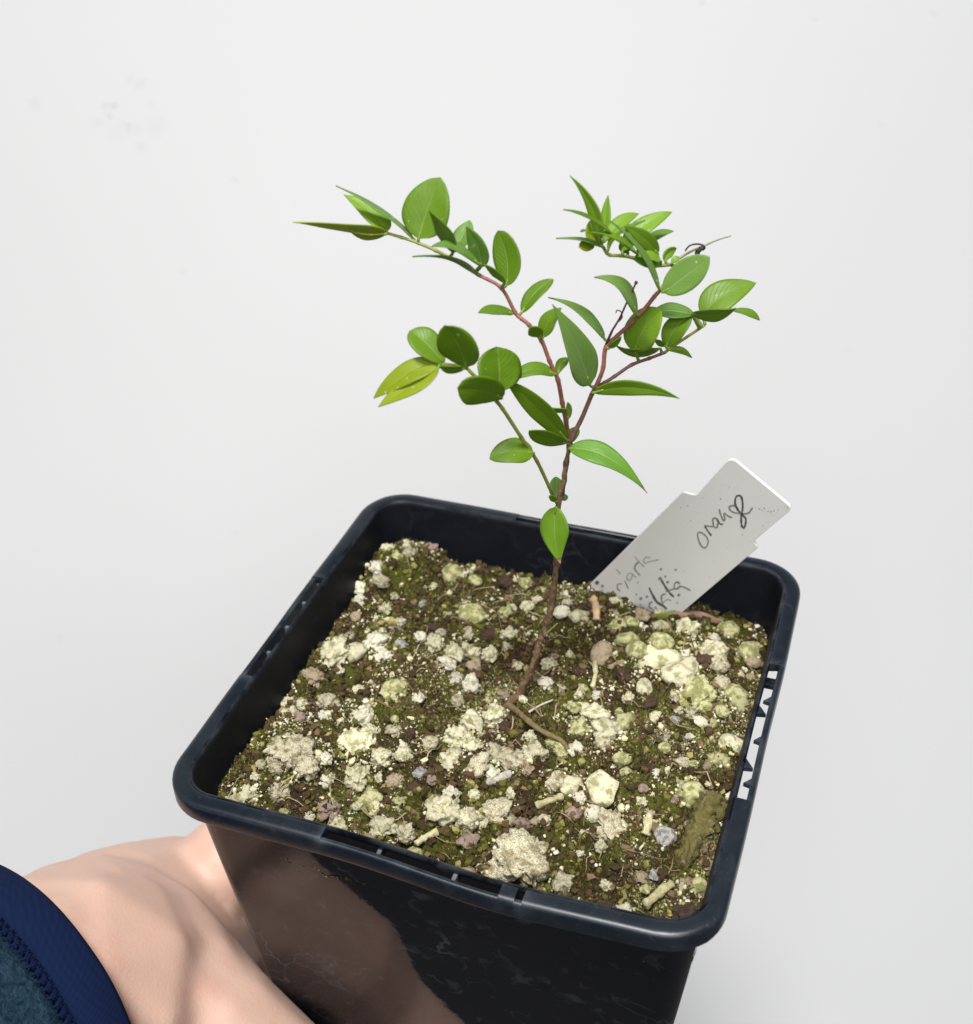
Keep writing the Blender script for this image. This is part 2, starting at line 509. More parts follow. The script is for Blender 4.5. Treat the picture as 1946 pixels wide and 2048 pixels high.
for (px, py) in ((750, 1694), (906, 1735)):
    xx = on_rim(px, py).x
    prism('slot_rib', [(xx, -H0 + 0.0006), (xx + 0.0006, -H0 + 0.0006), (xx + 0.0006, -H0 + UW + 0.0003), (xx, -H0 + UW + 0.0003)], -0.0035, -0.0016, MAT['pot_line'])
for k in (0.25, 0.5, 0.75):
    yy = ly0 + (ly1 - ly0) * k
    prism('slot_rib', [(-H0 + 0.0006, yy), (-H0 + UW + 0.0003, yy), (-H0 + UW + 0.0003, yy + 0.0006), (-H0 + 0.0006, yy + 0.0006)], -0.0035, -0.0016, MAT['pot_line'])
for k in (0.3, 0.6, 0.8):
    xx = bx0 + (bx1 - bx0) * k
    prism('slot_rib', [(xx, H0 - 0.0006), (xx + 0.0006, H0 - 0.0006), (xx + 0.0006, H0 - UW - 0.0003), (xx, H0 - UW - 0.0003)], -0.0035, -0.0016, MAT['pot_line'])

# ------------------------------------------------------------------ soil
soil = empty('potting_soil', None, 'gritty mossy potting soil with pale pumice pebbles filling the black pot', 'soil')
SZ = -0.0112
def soil_h(x, y):
    p = Vector((x * 1000, y * 1000, 0))
    h = 0.0022 * noise.fractal(p * 0.09, 1.0, 2.0, 4) + 0.0015 * noise.fractal(p * 0.45 + Vector((5, 9, 2)), 0.9, 2.0, 4)
    def bump(cx, cy, sx, sy, a):
        return a * math.exp(-((x - cx) / sx) ** 2 - ((y - cy) / sy) ** 2)
    h += bump(-0.031, -0.023, 0.009, 0.009, 0.0058)      # crusty mound, front left
    h += bump(-0.036, 0.005, 0.006, 0.010, 0.002)
    h += bump(-0.033, 0.032, 0.0055, 0.008, 0.0055)       # mossy ridge, back left corner
    h += bump(-0.037, 0.024, 0.004, 0.008, 0.0020)
    h += bump(0.025, 0.022, 0.012, 0.012, 0.0015)
    h += bump(0.0, 0.0, 0.012, 0.010, -0.0012)
    h += bump(0.036, -0.036, 0.010, 0.008, -0.0025)
    h += bump(0.037, 0.036, 0.007, 0.008, -0.0030)
    h += bump(-0.010, 0.039, 0.02, 0.005, -0.0012)
    h += bump(0.013, 0.038, 0.014, 0.004, -0.0014)
    h += bump(0.008, -0.030, 0.006, 0.005, 0.0018)
    return h
def soil_z(x, y): return SZ + soil_h(x, y)
def on_soil(px, py):
    p = hit(px, py, (0, 0, 1), SZ)
    for _ in range(6): p = hit(px, py, (0, 0, 1), soil_z(p.x, p.y))
    return p

GN = 230
HS = H0 - UW - 0.0009 - TAPER * 0.0112 + 0.0007
RS = R0 - UW - 0.001
gv, gf = [], []
for j in range(GN + 1):
    for i in range(GN + 1):
        x = (2 * i / GN - 1); y = (2 * j / GN - 1)
        # squircle-like rounding of the corner
        X, Y = x * HS, y * HS
        c = HS - RS
        if abs(X) > c and abs(Y) > c:
            dx, dy = abs(X) - c, abs(Y) - c
            l = math.hypot(dx, dy); mx = max(dx, dy)
            if l > 1e-9:
                k = mx / l; dx *= k; dy *= k
            X = math.copysign(c + dx, X); Y = math.copysign(c + dy, Y)
        gv.append((X, Y, soil_z(X, Y) + 0.00022 * noise.noise(Vector((X * 2600, Y * 2600, 1.0))) + 0.00028 * noise.noise(Vector((X * 1300, Y * 1300, 4.0)))))
for j in range(GN):
    for i in range(GN):
        a = j * (GN + 1) + i
        gf.append((a, a + 1, a + GN + 2, a + GN + 1))

def mat_soil():
    M = NT('soil_crust'); co = M.coord()
    n1 = M.noise(85, 5, 0.65, co); n2 = M.noise(55, 4, 0.6, co, 0.3); n3 = M.noise(900, 4, 0.7, co); n4 = M.noise(2600, 3, 0.7, co)
    col = M.mix(n3, (0.010, 0.006, 0.003), (0.060, 0.033, 0.016))
    col = M.mix(M.math('MULTIPLY', M.ramp(n1, [(0.44, 0.0), (0.56, 1.0)]), 0.8), col, M.mix(n4, (0.028, 0.036, 0.003), (0.125, 0.135, 0.016)))
    sp = M.ramp(M.math('ADD', M.math('MULTIPLY', n4, 0.6), M.math('MULTIPLY', n2, 0.5)), [(0.60, 0.0), (0.68, 1.0)])
    col = M.mix(M.math('MULTIPLY', sp, 0.8), col, M.mix(n3, (0.36, 0.30, 0.14), (0.78, 0.72, 0.46)))
    M.set(Base_Color=col, Roughness=0.95, Specular_IOR_Level=0.2)
    M.bump(M.math('ADD', n4, n3), 0.9, 0.0005)
    return M.m
MAT['soil'] = mat_soil()
mesh_obj('soil_surface', gv, gf, MAT['soil'], soil)

MAT['cream'] = mat_stone('pumice_cream', (0.82, 0.75, 0.48), (0.93, 0.88, 0.64), (0.24, 0.23, 0.045), 0.36)
MAT['white'] = mat_stone('pumice_white', (0.88, 0.81, 0.60), (0.94, 0.90, 0.75), (0.38, 0.35, 0.12), 0.25)
MAT['moss'] = mat_stone('pumice_mossy', (0.64, 0.61, 0.28), (0.80, 0.76, 0.44), (0.17, 0.18, 0.022), 0.52)
MAT['crust'] = mat_stone('crusty_lump', (0.76, 0.68, 0.44), (0.92, 0.87, 0.65), (0.18, 0.125, 0.04), 0.38, gran=True)
MAT['tan'] = mat_stone('pebble_tan', (0.42, 0.31, 0.20), (0.60, 0.48, 0.33), (0.22, 0.19, 0.07), 0.3)
MAT['pink'] = mat_stone('pebble_pinkish', (0.36, 0.24, 0.19), (0.50, 0.37, 0.30), (0.16, 0.11, 0.08), 0.3)
MAT['grey'] = mat_stone('pebble_grey', (0.42, 0.41, 0.37), (0.70, 0.69, 0.64), (0.14, 0.14, 0.13), 0.5)
MAT['dark'] = mat_stone('bark_bit_dark', (0.060, 0.028, 0.018), (0.13, 0.065, 0.042), (0.03, 0.017, 0.01), 0.4)

def stone_mesh(name, seed, lump, flat, sub=3, rough=0.08):
    bm = bmesh.new()
    bmesh.ops.create_icosphere(bm, subdivisions=sub, radius=1.0)
    off = Vector((seed * 3.7, seed * 1.3, seed * 5.1))
    sx, sy, sz = 1 + 0.25 * noise.noise(off), 1 + 0.25 * noise.noise(off * 1.7), flat
    for v in bm.verts:
        d = v.co.normalized()
        r = 1 + lump * noise.fractal(d * 1.5 + off, 1.0, 2.0, 3) + rough * noise.fractal(d * 5 + off, 0.8, 2.0, 3)
        c = noise.noise(d * 2.6 + off * 2)
        r -= 0.35 * lump * max(0.0, c) ** 1.5
        v.co = Vector((d.x * sx, d.y * sy, d.z * sz)) * r
    me = bpy.data.meshes.new(name)
    bm.to_mesh(me); bm.free()
    me.polygons.foreach_set('use_smooth', [True] * len(me.polygons))
    return me
SMOOTHM = [stone_mesh('pebble_smooth', k + 1, 0.22, 0.72, 3, 0.05) for k in range(7)]
CRUMBM = [stone_mesh('pebble_crumbly', k + 30, 0.55, 0.75, 4, 0.26) for k in range(7)]
ANGM = [stone_mesh('pebble_angular', k + 60, 0.75, 0.6, 3, 0.18) for k in range(5)]
made = []
_meshvar = {}
def var_mesh(me, matkey):
    k = (me.name, matkey)
    if k not in _meshvar:
        c = me.copy(); c.materials.clear(); c.materials.append(MAT[matkey]); _meshvar[k] = c
    return _meshvar[k]
def pebble(p, r, matkey, kind='s', el=1.0, yaw=None, name='pebble', sink=0.25, flat=1.0):
    src = {'s': SMOOTHM, 'c': CRUMBM, 'a': ANGM}[kind]
    me = var_mesh(random.choice(src), matkey)
    o = bpy.data.objects.new(name, me); COL.objects.link(o); o.parent = soil
    o.location = (p.x, p.y, p.z + r * 0.72 * flat * (1 - 2 * sink) * 0.9)
    o.rotation_euler = (random.uniform(-.35, .35), random.uniform(-.35, .35), random.uniform(0, 6.28) if yaw is None else yaw)
    o.scale = (r * el, r, r * flat)
    made.append((p.x, p.y, r))
    return o
KEY = {ZF: [
 (655,80,92,'cream','s'),(900,190,95,'moss','s'),(945,245,105,'moss','s'),(1075,205,110,'moss','s'),(1050,285,165,'cream','s'),(1150,375,150,'cream','s'),(1205,335,115,'cream','s'),
 (1245,465,185,'moss','c'),(770,262,110,'tan','s'),(860,300,95,'tan','a'),(985,435,85,'cream','s'),(1190,265,65,'white','a'),(1285,295,100,'dark','a'),(1365,320,90,'crust','c'),(1340,250,120,'cream','c'),
 (1445,470,115,'moss','s'),(1465,522,105,'moss','s'),(1510,250,105,'moss','s'),(1535,312,70,'tan','s'),(1522,390,45,'tan','s'),(1410,140,115,'moss','s'),(1370,82,60,'moss','s'),(1195,140,115,'cream','c'),
 (845,120,100,'moss','s'),(920,105,70,'moss','s'),(1270,612,65,'white','s'),(1330,622,55,'moss','s'),(1140,602,50,'grey','s'),(720,555,125,'cream','a'),(785,640,145,'cream','a'),(885,605,105,'moss','a'),
 (640,745,85,'white','a'),(870,800,95,'moss','s'),(895,872,65,'moss','s'),(768,940,150,'cream','s'),(602,925,125,'cream','s'),(625,1072,85,'pink','s'),(728,1068,100,'white','s'),(655,1002,62,'white','c'),
 (820,1130,145,'crust','c'),(690,1180,75,'cream','a'),(1090,1190,105,'grey','s'),(1225,962,150,'moss','a'),(1420,722,120,'cream','s'),(225,575,112,'cream','c'),(120,622,112,'cream','a'),(60,685,100,'cream','c'),
 (110,735,90,'cream','c'),(240,1050,185,'crust','c'),(95,1100,115,'crust','c'),(15,1075,90,'cream','c'),(215,872,75,'white','a'),(360,1265,300,'crust','c'),(660,1282,45,'white','a'),(970,1392,72,'tan','a'),
 (990,1462,55,'moss','s'),(1260,1445,130,'moss','a'),(1330,1345,60,'tan','a'),(1190,1585,135,'dark','a'),(890,1568,80,'white','c'),(790,1445,60,'cream','c'),(340,795,150,'crust','c'),(250,780,120,'crust','c'),
 (430,770,120,'crust','c'),(150,830,130,'crust','c'),(20,785,100,'crust','c'),(400,700,75,'cream','c'),(430,1120,60,'tan','a'),(370,1130,80,'pink','c'),(480,1110,60,'cream','c'),(100,1210,70,'pink','a'),
 (530,920,110,'crust','c'),(650,640,110,'moss','c'),(740,480,50,'white','c'),(370,500,45,'white','s'),(270,470,70,'tan','a'),(200,270,80,'cream','c'),(120,260,70,'cream','c'),(20,260,90,'cream','c'),
 (110,430,80,'white','c'),(30,390,70,'white','c'),(905,490,60,'cream','c'),(1045,590,70,'cream','c'),(670,440,60,'moss','s'),(780,720,100,'crust','c'),(1180,830,80,'crust','c'),(1240,830,60,'moss','s'),
 (980,950,50,'pink','s'),(1140,1010,55,'pink','a'),(1000,1080,70,'crust','c'),(1040,1390,60,'grey','a'),(1100,680,40,'grey','s'),(1300,840,45,'tan','s'),(1380,560,70,'moss','s'),(960,340,60,'moss','s'),
 (880,380,80,'dark','a'),(1010,520,60,'dark','a'),(1200,1430,60,'tan','a'),(1360,820,120,'moss','c'),(300,170,80,'cream','c'),(280,60,60,'moss','c'),(390,25,60,'cream','s'),(110,60,110,'moss','s')],
 ZG: [
 (1130,990,125,'cream','s'),(1260,930,140,'white','c'),(1290,1010,95,'white','c'),(1010,970,160,'cream','c'),(1160,620,85,'white','a'),(1455,385,70,'cream','c'),(1580,385,70,'pink','a'),(1700,540,125,'moss','s'),
 (1830,580,80,'moss','s'),(1580,612,55,'cream','s'),(1510,905,75,'white','c'),(1600,940,100,'cream','c'),(1720,1000,90,'cream','c'),(1680,1060,105,'white','c'),(1800,1165,85,'white','c'),(1170,1365,115,'white','c'),
 (1365,1210,130,'moss','c'),(860,1390,55,'white','a'),(1130,1510,190,'cream','c'),(1290,1600,115,'cream','c'),(700,1520,150,'crust','c'),(800,1560,190,'crust','c'),(690,1640,120,'crust','c'),(860,1650,130,'crust','c'),
 (1140,1720,140,'cream','c'),(970,1735,90,'white','a'),(980,1885,125,'pink','c'),(1220,1850,170,'moss','c'),(1400,945,75,'grey','a'),(1800,1390,125,'cream','a'),(1720,1480,130,'cream','c'),(1690,1625,120,'cream','c'),
 (1650,1890,125,'cream','c'),(1260,500,80,'white','c'),(1300,740,70,'cream','c'),(1420,640,70,'cream','c'),(1380,440,70,'moss','c'),(960,1370,80,'white','c'),(760,1350,80,'cream','c'),(720,1290,80,'cream','c'),
 (900,1130,110,'tan','c'),(1040,1100,60,'white','c'),(1500,1260,70,'white','c'),(1420,1590,100,'cream','c'),(1360,1760,90,'cream','c'),(700,1800,120,'crust','c'),(480,1830,130,'cream','c'),(420,1860,80,'cream','c'),
 (560,1720,60,'cream','c'),(1520,1700,80,'grey','c'),(1230,1450,80,'cream','c'),(1680,780,60,'moss','c'),(1780,700,70,'cream','c')],
 ZH: [(900,412,85,'cream','a'),(1145,430,125,'cream','c'),(1435,335,140,'cream','a'),(1475,270,75,'white','c'),(1570,392,110,'cream','c'),(1250,470,90,'crust','c'),(870,245,70,'grey','c'),(760,390,50,'white','c'),
 (850,350,100,'pink','a'),(1190,210,90,'tan','c'),(1640,410,50,'cream','s'),(1560,500,80,'pink','a'),(1000,330,60,'cream','s'),(1095,325,55,'cream','s')]}
SC = {ZF: 740 / 1876, ZG: 640 / 1858, ZH: 740 / 1876}
for Z, lst in KEY.items():
    for (x, y, d, mk, kd) in lst:
        px, py = Z(x, y)
        dpx = d * SC[Z]
        p = on_soil(px, py + dpx * 0.22)
        dep = (p - CAM).dot(FWD)
        r = dpx / 2 / FPX * dep
        big = d > 140 and kd == 'c'
        lim = 0.0405 - r * 0.7
        p.x = max(-lim, min(lim, p.x)); p.y = max(-lim, min(lim, p.y))
        if abs(p.x) > 0.036 and abs(p.y) > 0.036: p.x *= 0.95; p.y *= 0.95
        pebble(p, r * 1.04, mk, kd, el=random.uniform(1.0, 1.25) if kd == 's' else random.uniform(0.95, 1.1), sink=0.30 if big else random.uniform(.15, .32), flat=0.75 if big else 1.0)
BARE = [(on_soil(x, y), r / 11500.0) for x, y, r in ((1060, 1330, 95), (1340, 1500, 120), (1160, 1750, 140), (650, 1595, 60), (870, 1420, 80), (1190, 1250, 70), (1330, 1720, 80), (930, 1190, 70), (560, 1600, 45))]
def bare(x, y):
    return max(math.exp(-((x - p.x) ** 2 + (y - p.y) ** 2) / r ** 2) for p, r in BARE)
n_key = len(made)
tries = 0
while len(made) < 270 and tries < 6000:
    tries += 1
    x, y = random.uniform(-.039, .039), random.uniform(-.040, .037)
    r = random.choice([0.0009, 0.0011, 0.0013, 0.0016])
    if abs(x) > .035 and abs(y) > .035: continue
    if any((x - a) ** 2 + (y - b) ** 2 < (r + c) ** 2 * 0.8 for a, b, c in made): continue
    if math.hypot(x + .001, y - .003) < .006 and random.random() < .7: continue
    if random.random() < .85 * bare(x, y): continue
    mk = random.choices(['cream', 'white', 'moss', 'crust', 'tan', 'pink', 'grey', 'dark'], [4, 2, 4, 3, 2, 1, .6, 2])[0]
    pebble(Vector((x, y, soil_z(x, y))), r, mk, random.choice('scca'), sink=0.15)

# fine grit: far too many to count
def grit_mat():
    M = NT('fine_grit')
    at = M.node('ShaderNodeVertexColor'); at.layer_name = 'col'
    n = M.noise(2500, 2, 0.6)
    M.set(Base_Color=M.mix(M.math('MULTIPLY', n, 0.5), at.outputs['Color'], (0.10, 0.08, 0.03)), Roughness=0.92, Specular_IOR_Level=0.2)
    return M.m
MAT['grit'] = grit_mat()
def ico(sub):
    bm = bmesh.new(); bmesh.ops.create_icosphere(bm, subdivisions=sub, radius=1)
    v = np.array([x.co[:] for x in bm.verts]); f = np.array([[a.index for a in t.verts] for t in bm.faces]); bm.free()
    return v, f
IV, IF = ico(1)
PAL = {'cream': (0.74, 0.68, 0.42), 'white': (0.84, 0.80, 0.66), 'olive': (0.115, 0.115, 0.020), 'ylw': (0.34, 0.31, 0.10), 'brown': (0.075, 0.040, 0.020), 'tan': (0.20, 0.135, 0.075), 'dk': (0.025, 0.014, 0.008)}
def grit(count, rmin, rmax, name, pale=False):
    V, F, C = [], [], []
    nb = 0
    k = 0
    while k < count:
        x, y = random.uniform(-.0408, .0408), random.uniform(-.0408, .0408)
        if abs(x) > .035 and abs(y) > .035 and math.hypot(abs(x) - .035, abs(y) - .035) > .0055: continue
        q = noise.fractal(Vector((x * 170, y * 170, 2.2)), 1.0, 2.0, 3)
        g = noise.fractal(Vector((x * 120, y * 120, 8.2)), 1.0, 2.0, 3)
        if pale and random.random() > max(0.0, -0.12 + 3.0 * q + (0.18 if x < -.012 else 0) + (.10 if y < -.01 else 0) + 1.0 * math.exp(-((x + .031) / .008) ** 2 - ((y + .021) / .008) ** 2)): continue
        ba = bare(x, y)
        if pale and random.random() < .95 * ba: continue
        st = math.exp(-((x + .0) ** 2 + (y - .006) ** 2) / .011 ** 2)
        wts = [max(.04, .25 + 3.6 * q - .9 * st + (0.7 if x < -.01 else 0)), max(.02, .12 + 2.4 * q - .5 * st), max(.1, 1.2 - 1.2 * g), max(.05, .5 - .6 * g), max(.1, 2.0 + 2.0 * g + 1.2 * st), .7 + st, 2.0 + 1.5 * max(0, g)]
        wts[0] *= 1 - .9 * ba; wts[1] *= 1 - .95 * ba
        c = PAL[random.choices(list(PAL), wts)[0]] if not pale else PAL[random.choice(['cream', 'cream', 'white', 'tan', 'ylw'])]
        c = np.array(c) * random.uniform(.75, 1.15)
        r = rmin * (rmax / rmin) ** (random.random() ** 1.6)
        v = IV * (1 + 0.28 * rng.standard_normal((len(IV), 1))) * (r * rng.uniform(.7, 1.3, 3))
        z = soil_z(x, y) + r * random.uniform(-.1, .6) + 0.0001
        V.append(v + np.array((x, y, z))); F.append(IF + nb); nb += len(IV)
        C.append(np.repeat(c[None], len(IV), 0)); k += 1
    V = np.concatenate(V); F = np.concatenate(F); C = np.concatenate(C)
    o = mesh_obj(name, V.tolist(), F.tolist(), MAT['grit'], soil, False)
    ca = o.data.color_attributes.new('col', 'FLOAT_COLOR', 'POINT')
    ca.data.foreach_set('color', np.concatenate([C, np.ones((len(C), 1))], 1).astype(np.float32).ravel())
    o['kind'] = 'stuff'
    return o
grit(11500, 0.00014, 0.00075, 'grit')

grit(7500, 0.00010, 0.00030, 'fine_grit', True)

# dry fibres and root hairs
def fibres(count):
    V, F, C = [], [], []
    for _ in range(count):
        x, y = random.uniform(-.038, .038), random.uniform(-.038, .037)
        if abs(x) > .034 and abs(y) > .034: continue
        a = random.uniform(0, 6.28); L = random.uniform(.002, .007); bend = random.uniform(-.5, .5)
        P = []
        for k in range(5):
            t = k / 4
            X, Y = x + L * t * math.cos(a + bend * t), y + L * t * math.sin(a + bend * t)
            X = max(-.0402, min(.0402, X)); Y = max(-.0402, min(.0402, Y))
            P.append(Vector((X, Y, soil_z(X, Y) + .0004 + .0012 * math.sin(3.1 * t) * random.random())))
        r = random.uniform(.00005, .00014)
        v, f = tube(P, [r, r, r, r * .8, r * .5], 5)
        n = len(V); V += v; F += [tuple(i + n for i in q) for q in f]
        c = random.choice([(.10, .055, .03), (.30, .22, .12), (.05, .03, .015), (.42, .36, .22)])
        C += [(*c, 1)] * len(v)
    o = mesh_obj('root_fibres', V, F, MAT['grit'], soil, True)
    ca = o.data.color_attributes.new('col', 'FLOAT_COLOR', 'POINT')
    ca.data.foreach_set('color', np.array(C, dtype=np.float32).ravel())
    o['kind'] = 'stuff'
fibres(320)

# powdery granules crusting the pale lumps
def crumbs():
    V, F, C = [], [], []; nb = 0
    for (x, y, r) in made[:n_key]:
        if r < 0.0016: continue
        n = int(26 * (r / 0.003) ** 2) + 6
        for _ in range(n):
            a = random.uniform(0, 6.283); e = r * random.uniform(0.75, 1.35)
            X, Y = x + e * math.cos(a), y + e * math.sin(a)
            if max(abs(X), abs(Y)) > .0405: continue
            s_ = random.uniform(.00015, .00045)
            v = IV * (1 + .25 * rng.standard_normal((len(IV), 1))) * s_
            V.append(v + np.array((X, Y, soil_z(X, Y) + random.uniform(0, .0006)))); F.append(IF + nb); nb += len(IV)
            c = np.array(random.choice([PAL['cream'], PAL['white'], PAL['ylw'], PAL['olive'], PAL['tan']]))
            C.append(np.repeat(c[None], len(IV), 0))
    V = np.concatenate(V); F = np.concatenate(F); C = np.concatenate(C)
    o = mesh_obj('pumice_dust', V.tolist(), F.tolist(), MAT['grit'], soil, True)
    ca = o.data.color_attributes.new('col', 'FLOAT_COLOR', 'POINT')
    ca.data.foreach_set('color', np.concatenate([C, np.ones((len(C), 1))], 1).astype(np.float32).ravel())
    o['kind'] = 'stuff'
crumbs()

# moss: tiny upright leaves
def moss_mat():
    M = NT('moss_green')
    at = M.node('ShaderNodeVertexColor'); at.layer_name = 'col'
    M.set(Base_Color=at.outputs['Color'], Roughness=0.8, Specular_IOR_Level=0.2)
    return M.m
MAT['mossf'] = moss_mat()
def moss(count):
    V, F, C = [], [], []; k = 0
    while k < count:
        x, y = random.uniform(-.0405, .0405), random.uniform(-.0405, .0405)
        if abs(x) > .035 and abs(y) > .035 and math.hypot(abs(x) - .035, abs(y) - .035) > .0052: continue
        g = noise.fractal(Vector((x * 120, y * 120, 8.2)), 1.0, 2.0, 3)
        ridge = math.exp(-((x + .034) / .006) ** 2 - ((y - .03) / .011) ** 2)
        fr = math.exp(-((x + .036) / .004) ** 2 - ((y + .03) / .004) ** 2) + math.exp(-((x - .012) / .010) ** 2 - ((y + .034) / .006) ** 2)
        if random.random() > max(.10, .35 - g) + ridge + .5 * fr: continue
        z = soil_z(x, y)
        h = random.uniform(.0004, .0011); w = random.uniform(.00006, .00014); a = random.uniform(0, 6.28); l = random.uniform(0, .0006); b = random.uniform(0, 6.28)
        n = len(V)
        V += [(x - w * math.cos(a), y - w * math.sin(a), z), (x + w * math.cos(a), y + w * math.sin(a), z), (x + l * math.cos(b), y + l * math.sin(b), z + h), (x + w * math.sin(a), y - w * math.cos(a), z + .0001)]
        F += [(n, n + 1, n + 2), (n + 1, n + 3, n + 2), (n + 3, n, n + 2)]
        t = random.random()
        c = (0.040 + .135 * t, 0.050 + .118 * t, 0.005 + .02 * t, 1)
        C += [c] * 4; k += 1
    o = mesh_obj('moss', V, F, MAT['mossf'], soil, False)
    ca = o.data.color_attributes.new('col', 'FLOAT_COLOR', 'POINT')
    ca.data.foreach_set('color', np.array(C, dtype=np.float32).ravel())
    o['kind'] = 'stuff'
moss(30000)

# sticks, bark and a fallen leaf lying on the soil
def stick(name, Z, pts, wz, mk, label, cat, sc, lift=0.0006, thing=True):
    P = []
    for (x, y) in pts:
        q = on_soil(*Z(x, y)); q.z += lift; P.append(q)
    path = catmull(P, 6)
    r = wz * sc / 2 / FPX * 0.21
    rad = [r * (0.85 + 0.3 * noise.noise(Vector((i * .5, wz, 1)))) for i in range(len(path))]
    v, f = tube(path, rad, 11, 0.7, wz)
    o = mesh_obj(name, v, f, MAT[mk], None if thing else soil)
    if thing: o['label'] = label; o['category'] = cat
    return o
MAT['wood'] = mat_stem('pale_wood', (0.33, 0.30, 0.14), (0.66, 0.62, 0.40), 700, 0.0008, 0.9)
MAT['woodg'] = mat_stem('mossy_wood', (0.20, 0.18, 0.07), (0.56, 0.51, 0.30), 600, 0.0008, 0.9)
MAT['woodgrey'] = mat_stem('grey_wood', (0.30, 0.27, 0.22), (0.58, 0.54, 0.46), 700, 0.0008, 0.9)
F_ = 740 / 1876
stick('wood_stick', ZF, [(990, 1575), (1050, 1520), (1120, 1460)], 52, 'woodg', 'stubby mossy stick on the soil near the front right corner of the pot', 'stick', F_, 0.0012)
stick('wood_stick', ZF, [(435, 1062), (510, 1030), (572, 1012)], 40, 'woodg', 'short pale green stick on the soil left of the white oval pebble', 'stick', F_, 0.0008)
stick('wood_chip', ZF, [(195, 945), (250, 925), (300, 900)], 46, 'woodgrey', 'grey splintered wood chip on the soil left of the stem root', 'wood chip', F_, 0.0010)
stick('wood_stick', ZF, [(722, 460), (738, 390), (735, 330)], 30, 'wood', 'pale slim stick standing up from the soil right of the stem', 'stick', F_, 0.0010)
stick('wood_chip', ZF, [(720, 10), (740, 60), (745, 125)], 62, 'tanw', 'tan bark chip on the soil at the left foot of the label', 'wood chip', F_, 0.0016) if 'tanw' in MAT else None
MAT['tanw'] = mat_stem('tan_bark', (0.42, 0.27, 0.14), (0.66, 0.48, 0.30), 600, 0.0008, 0.85)
stick('wood_chip', ZF, [(720, 20), (738, 65), (745, 125)], 52, 'tanw', 'tan bark chip on the soil at the left foot of the label', 'wood chip', F_, 0.0014)
stick('wood_stick', ZH, [(1300, 545), (1350, 510), (1410, 480)], 36, 'wood', 'pale splinter on the soil just behind the front rim slot', 'stick', F_, 0.0008)
stick('wood_stick', ZF, [(945, 1305), (965, 1275), (985, 1250)], 14, 'wood', 'tiny pale splinter on the soil left of the big mossy bark strip', 'stick', F_, 0.0008)
stick('wood_stick', ZF, [(400, 580), (460, 545), (520, 520)], 14, 'woodgrey', 'thin grey twig on the soil just right of the stem foot', 'stick', F_, 0.0006)
stick('wood_stick', ZF, [(985, 1205), (1000, 1160), (1010, 1115)], 52, 'wood', 'frayed pale fibre tuft on the soil beside the grey speckled pebble', 'stick', F_, 0.0008)

# bark strip standing against the right front wall
def bark():
    mid = [(1165, 1335), (1215, 1250), (1262, 1160), (1300, 1085), (1345, 1020)]
    P = []
    for k, (x, y) in enumerate(mid):
        q = on_soil(*ZF(x, y + 30)); q.z += 0.0010 + 0.0016 * k / 4; P.append(q)
    path = catmull(P, 14)
    n = len(path); verts = []; faces = []; ns = 40
    for i, p in enumerate(path):
        t = (path[min(i + 1, n - 1)] - path[max(i - 1, 0)]).normalized()
        side = t.cross(Vector((0, 0, 1))).normalized(); up = side.cross(t)
        w = 0.0021 * (0.35 + 0.75 * math.sin(math.pi * min(1, (i + 3) / (n + 1)) * 0.62)); h = 0.0016
        for k in range(ns):
            a = 2 * math.pi * k / ns
            c, s_ = math.cos(a), math.sin(a)
            d = side * c * w + up * (s_ * h - 0.0012 * c * c)
            d *= 1 + .40 * noise.fractal(Vector((i * .16, k * .27, 3)), 1, 2, 3)
            q = p + d
            q += d.normalized() * (0.0007 * noise.fractal(q * 900, .9, 2, 5))
            verts.append(q)
    for i in range(n - 1):
        for k in range(ns):
            k2 = (k + 1) % ns
            faces.append((i * ns + k, i * ns + k2, (i + 1) * ns + k2, (i + 1) * ns + k))
    faces.append(tuple(range(ns))[::-1]); faces.append(tuple((n - 1) * ns + k for k in range(ns)))
    M = NT('mossy_bark'); co = M.coord()
    n1 = M.noise(200, 5, .7, co); n2 = M.noise(1500, 4, .7, co)
    c = M.mix(n2, (0.045, 0.035, 0.008), (0.22, 0.19, 0.05))
    c = M.mix(M.ramp(n1, [(.55, 0), (.66, 1)]), c, M.mix(n2, (.25, .19, .12), (.72, .65, .48)))
    M.set(Base_Color=c, Roughness=.95); M.bump(M.math('ADD', n1, n2), .9, .0006)
    o = mesh_obj('bark_strip', verts, faces, M.m)
    o['label'] = 'long mossy brown bark strip lying against the right wall inside the pot'; o['category'] = 'bark'
bark()

# ------------------------------------------------------------------ seedling
plant = empty('seedling', None, 'young leafy green seedling with a forked woody stem growing from the pot', 'plant')
S0 = on_soil(1018, 1412)
PN = -HN                            # towards the camera, horizontal
def pp(px, py, d=0.0):              # pixel to a point on the plant's upright plane, d mm nearer the camera
    return hit(px, py, PN, PN.dot(S0) + d * 0.001)

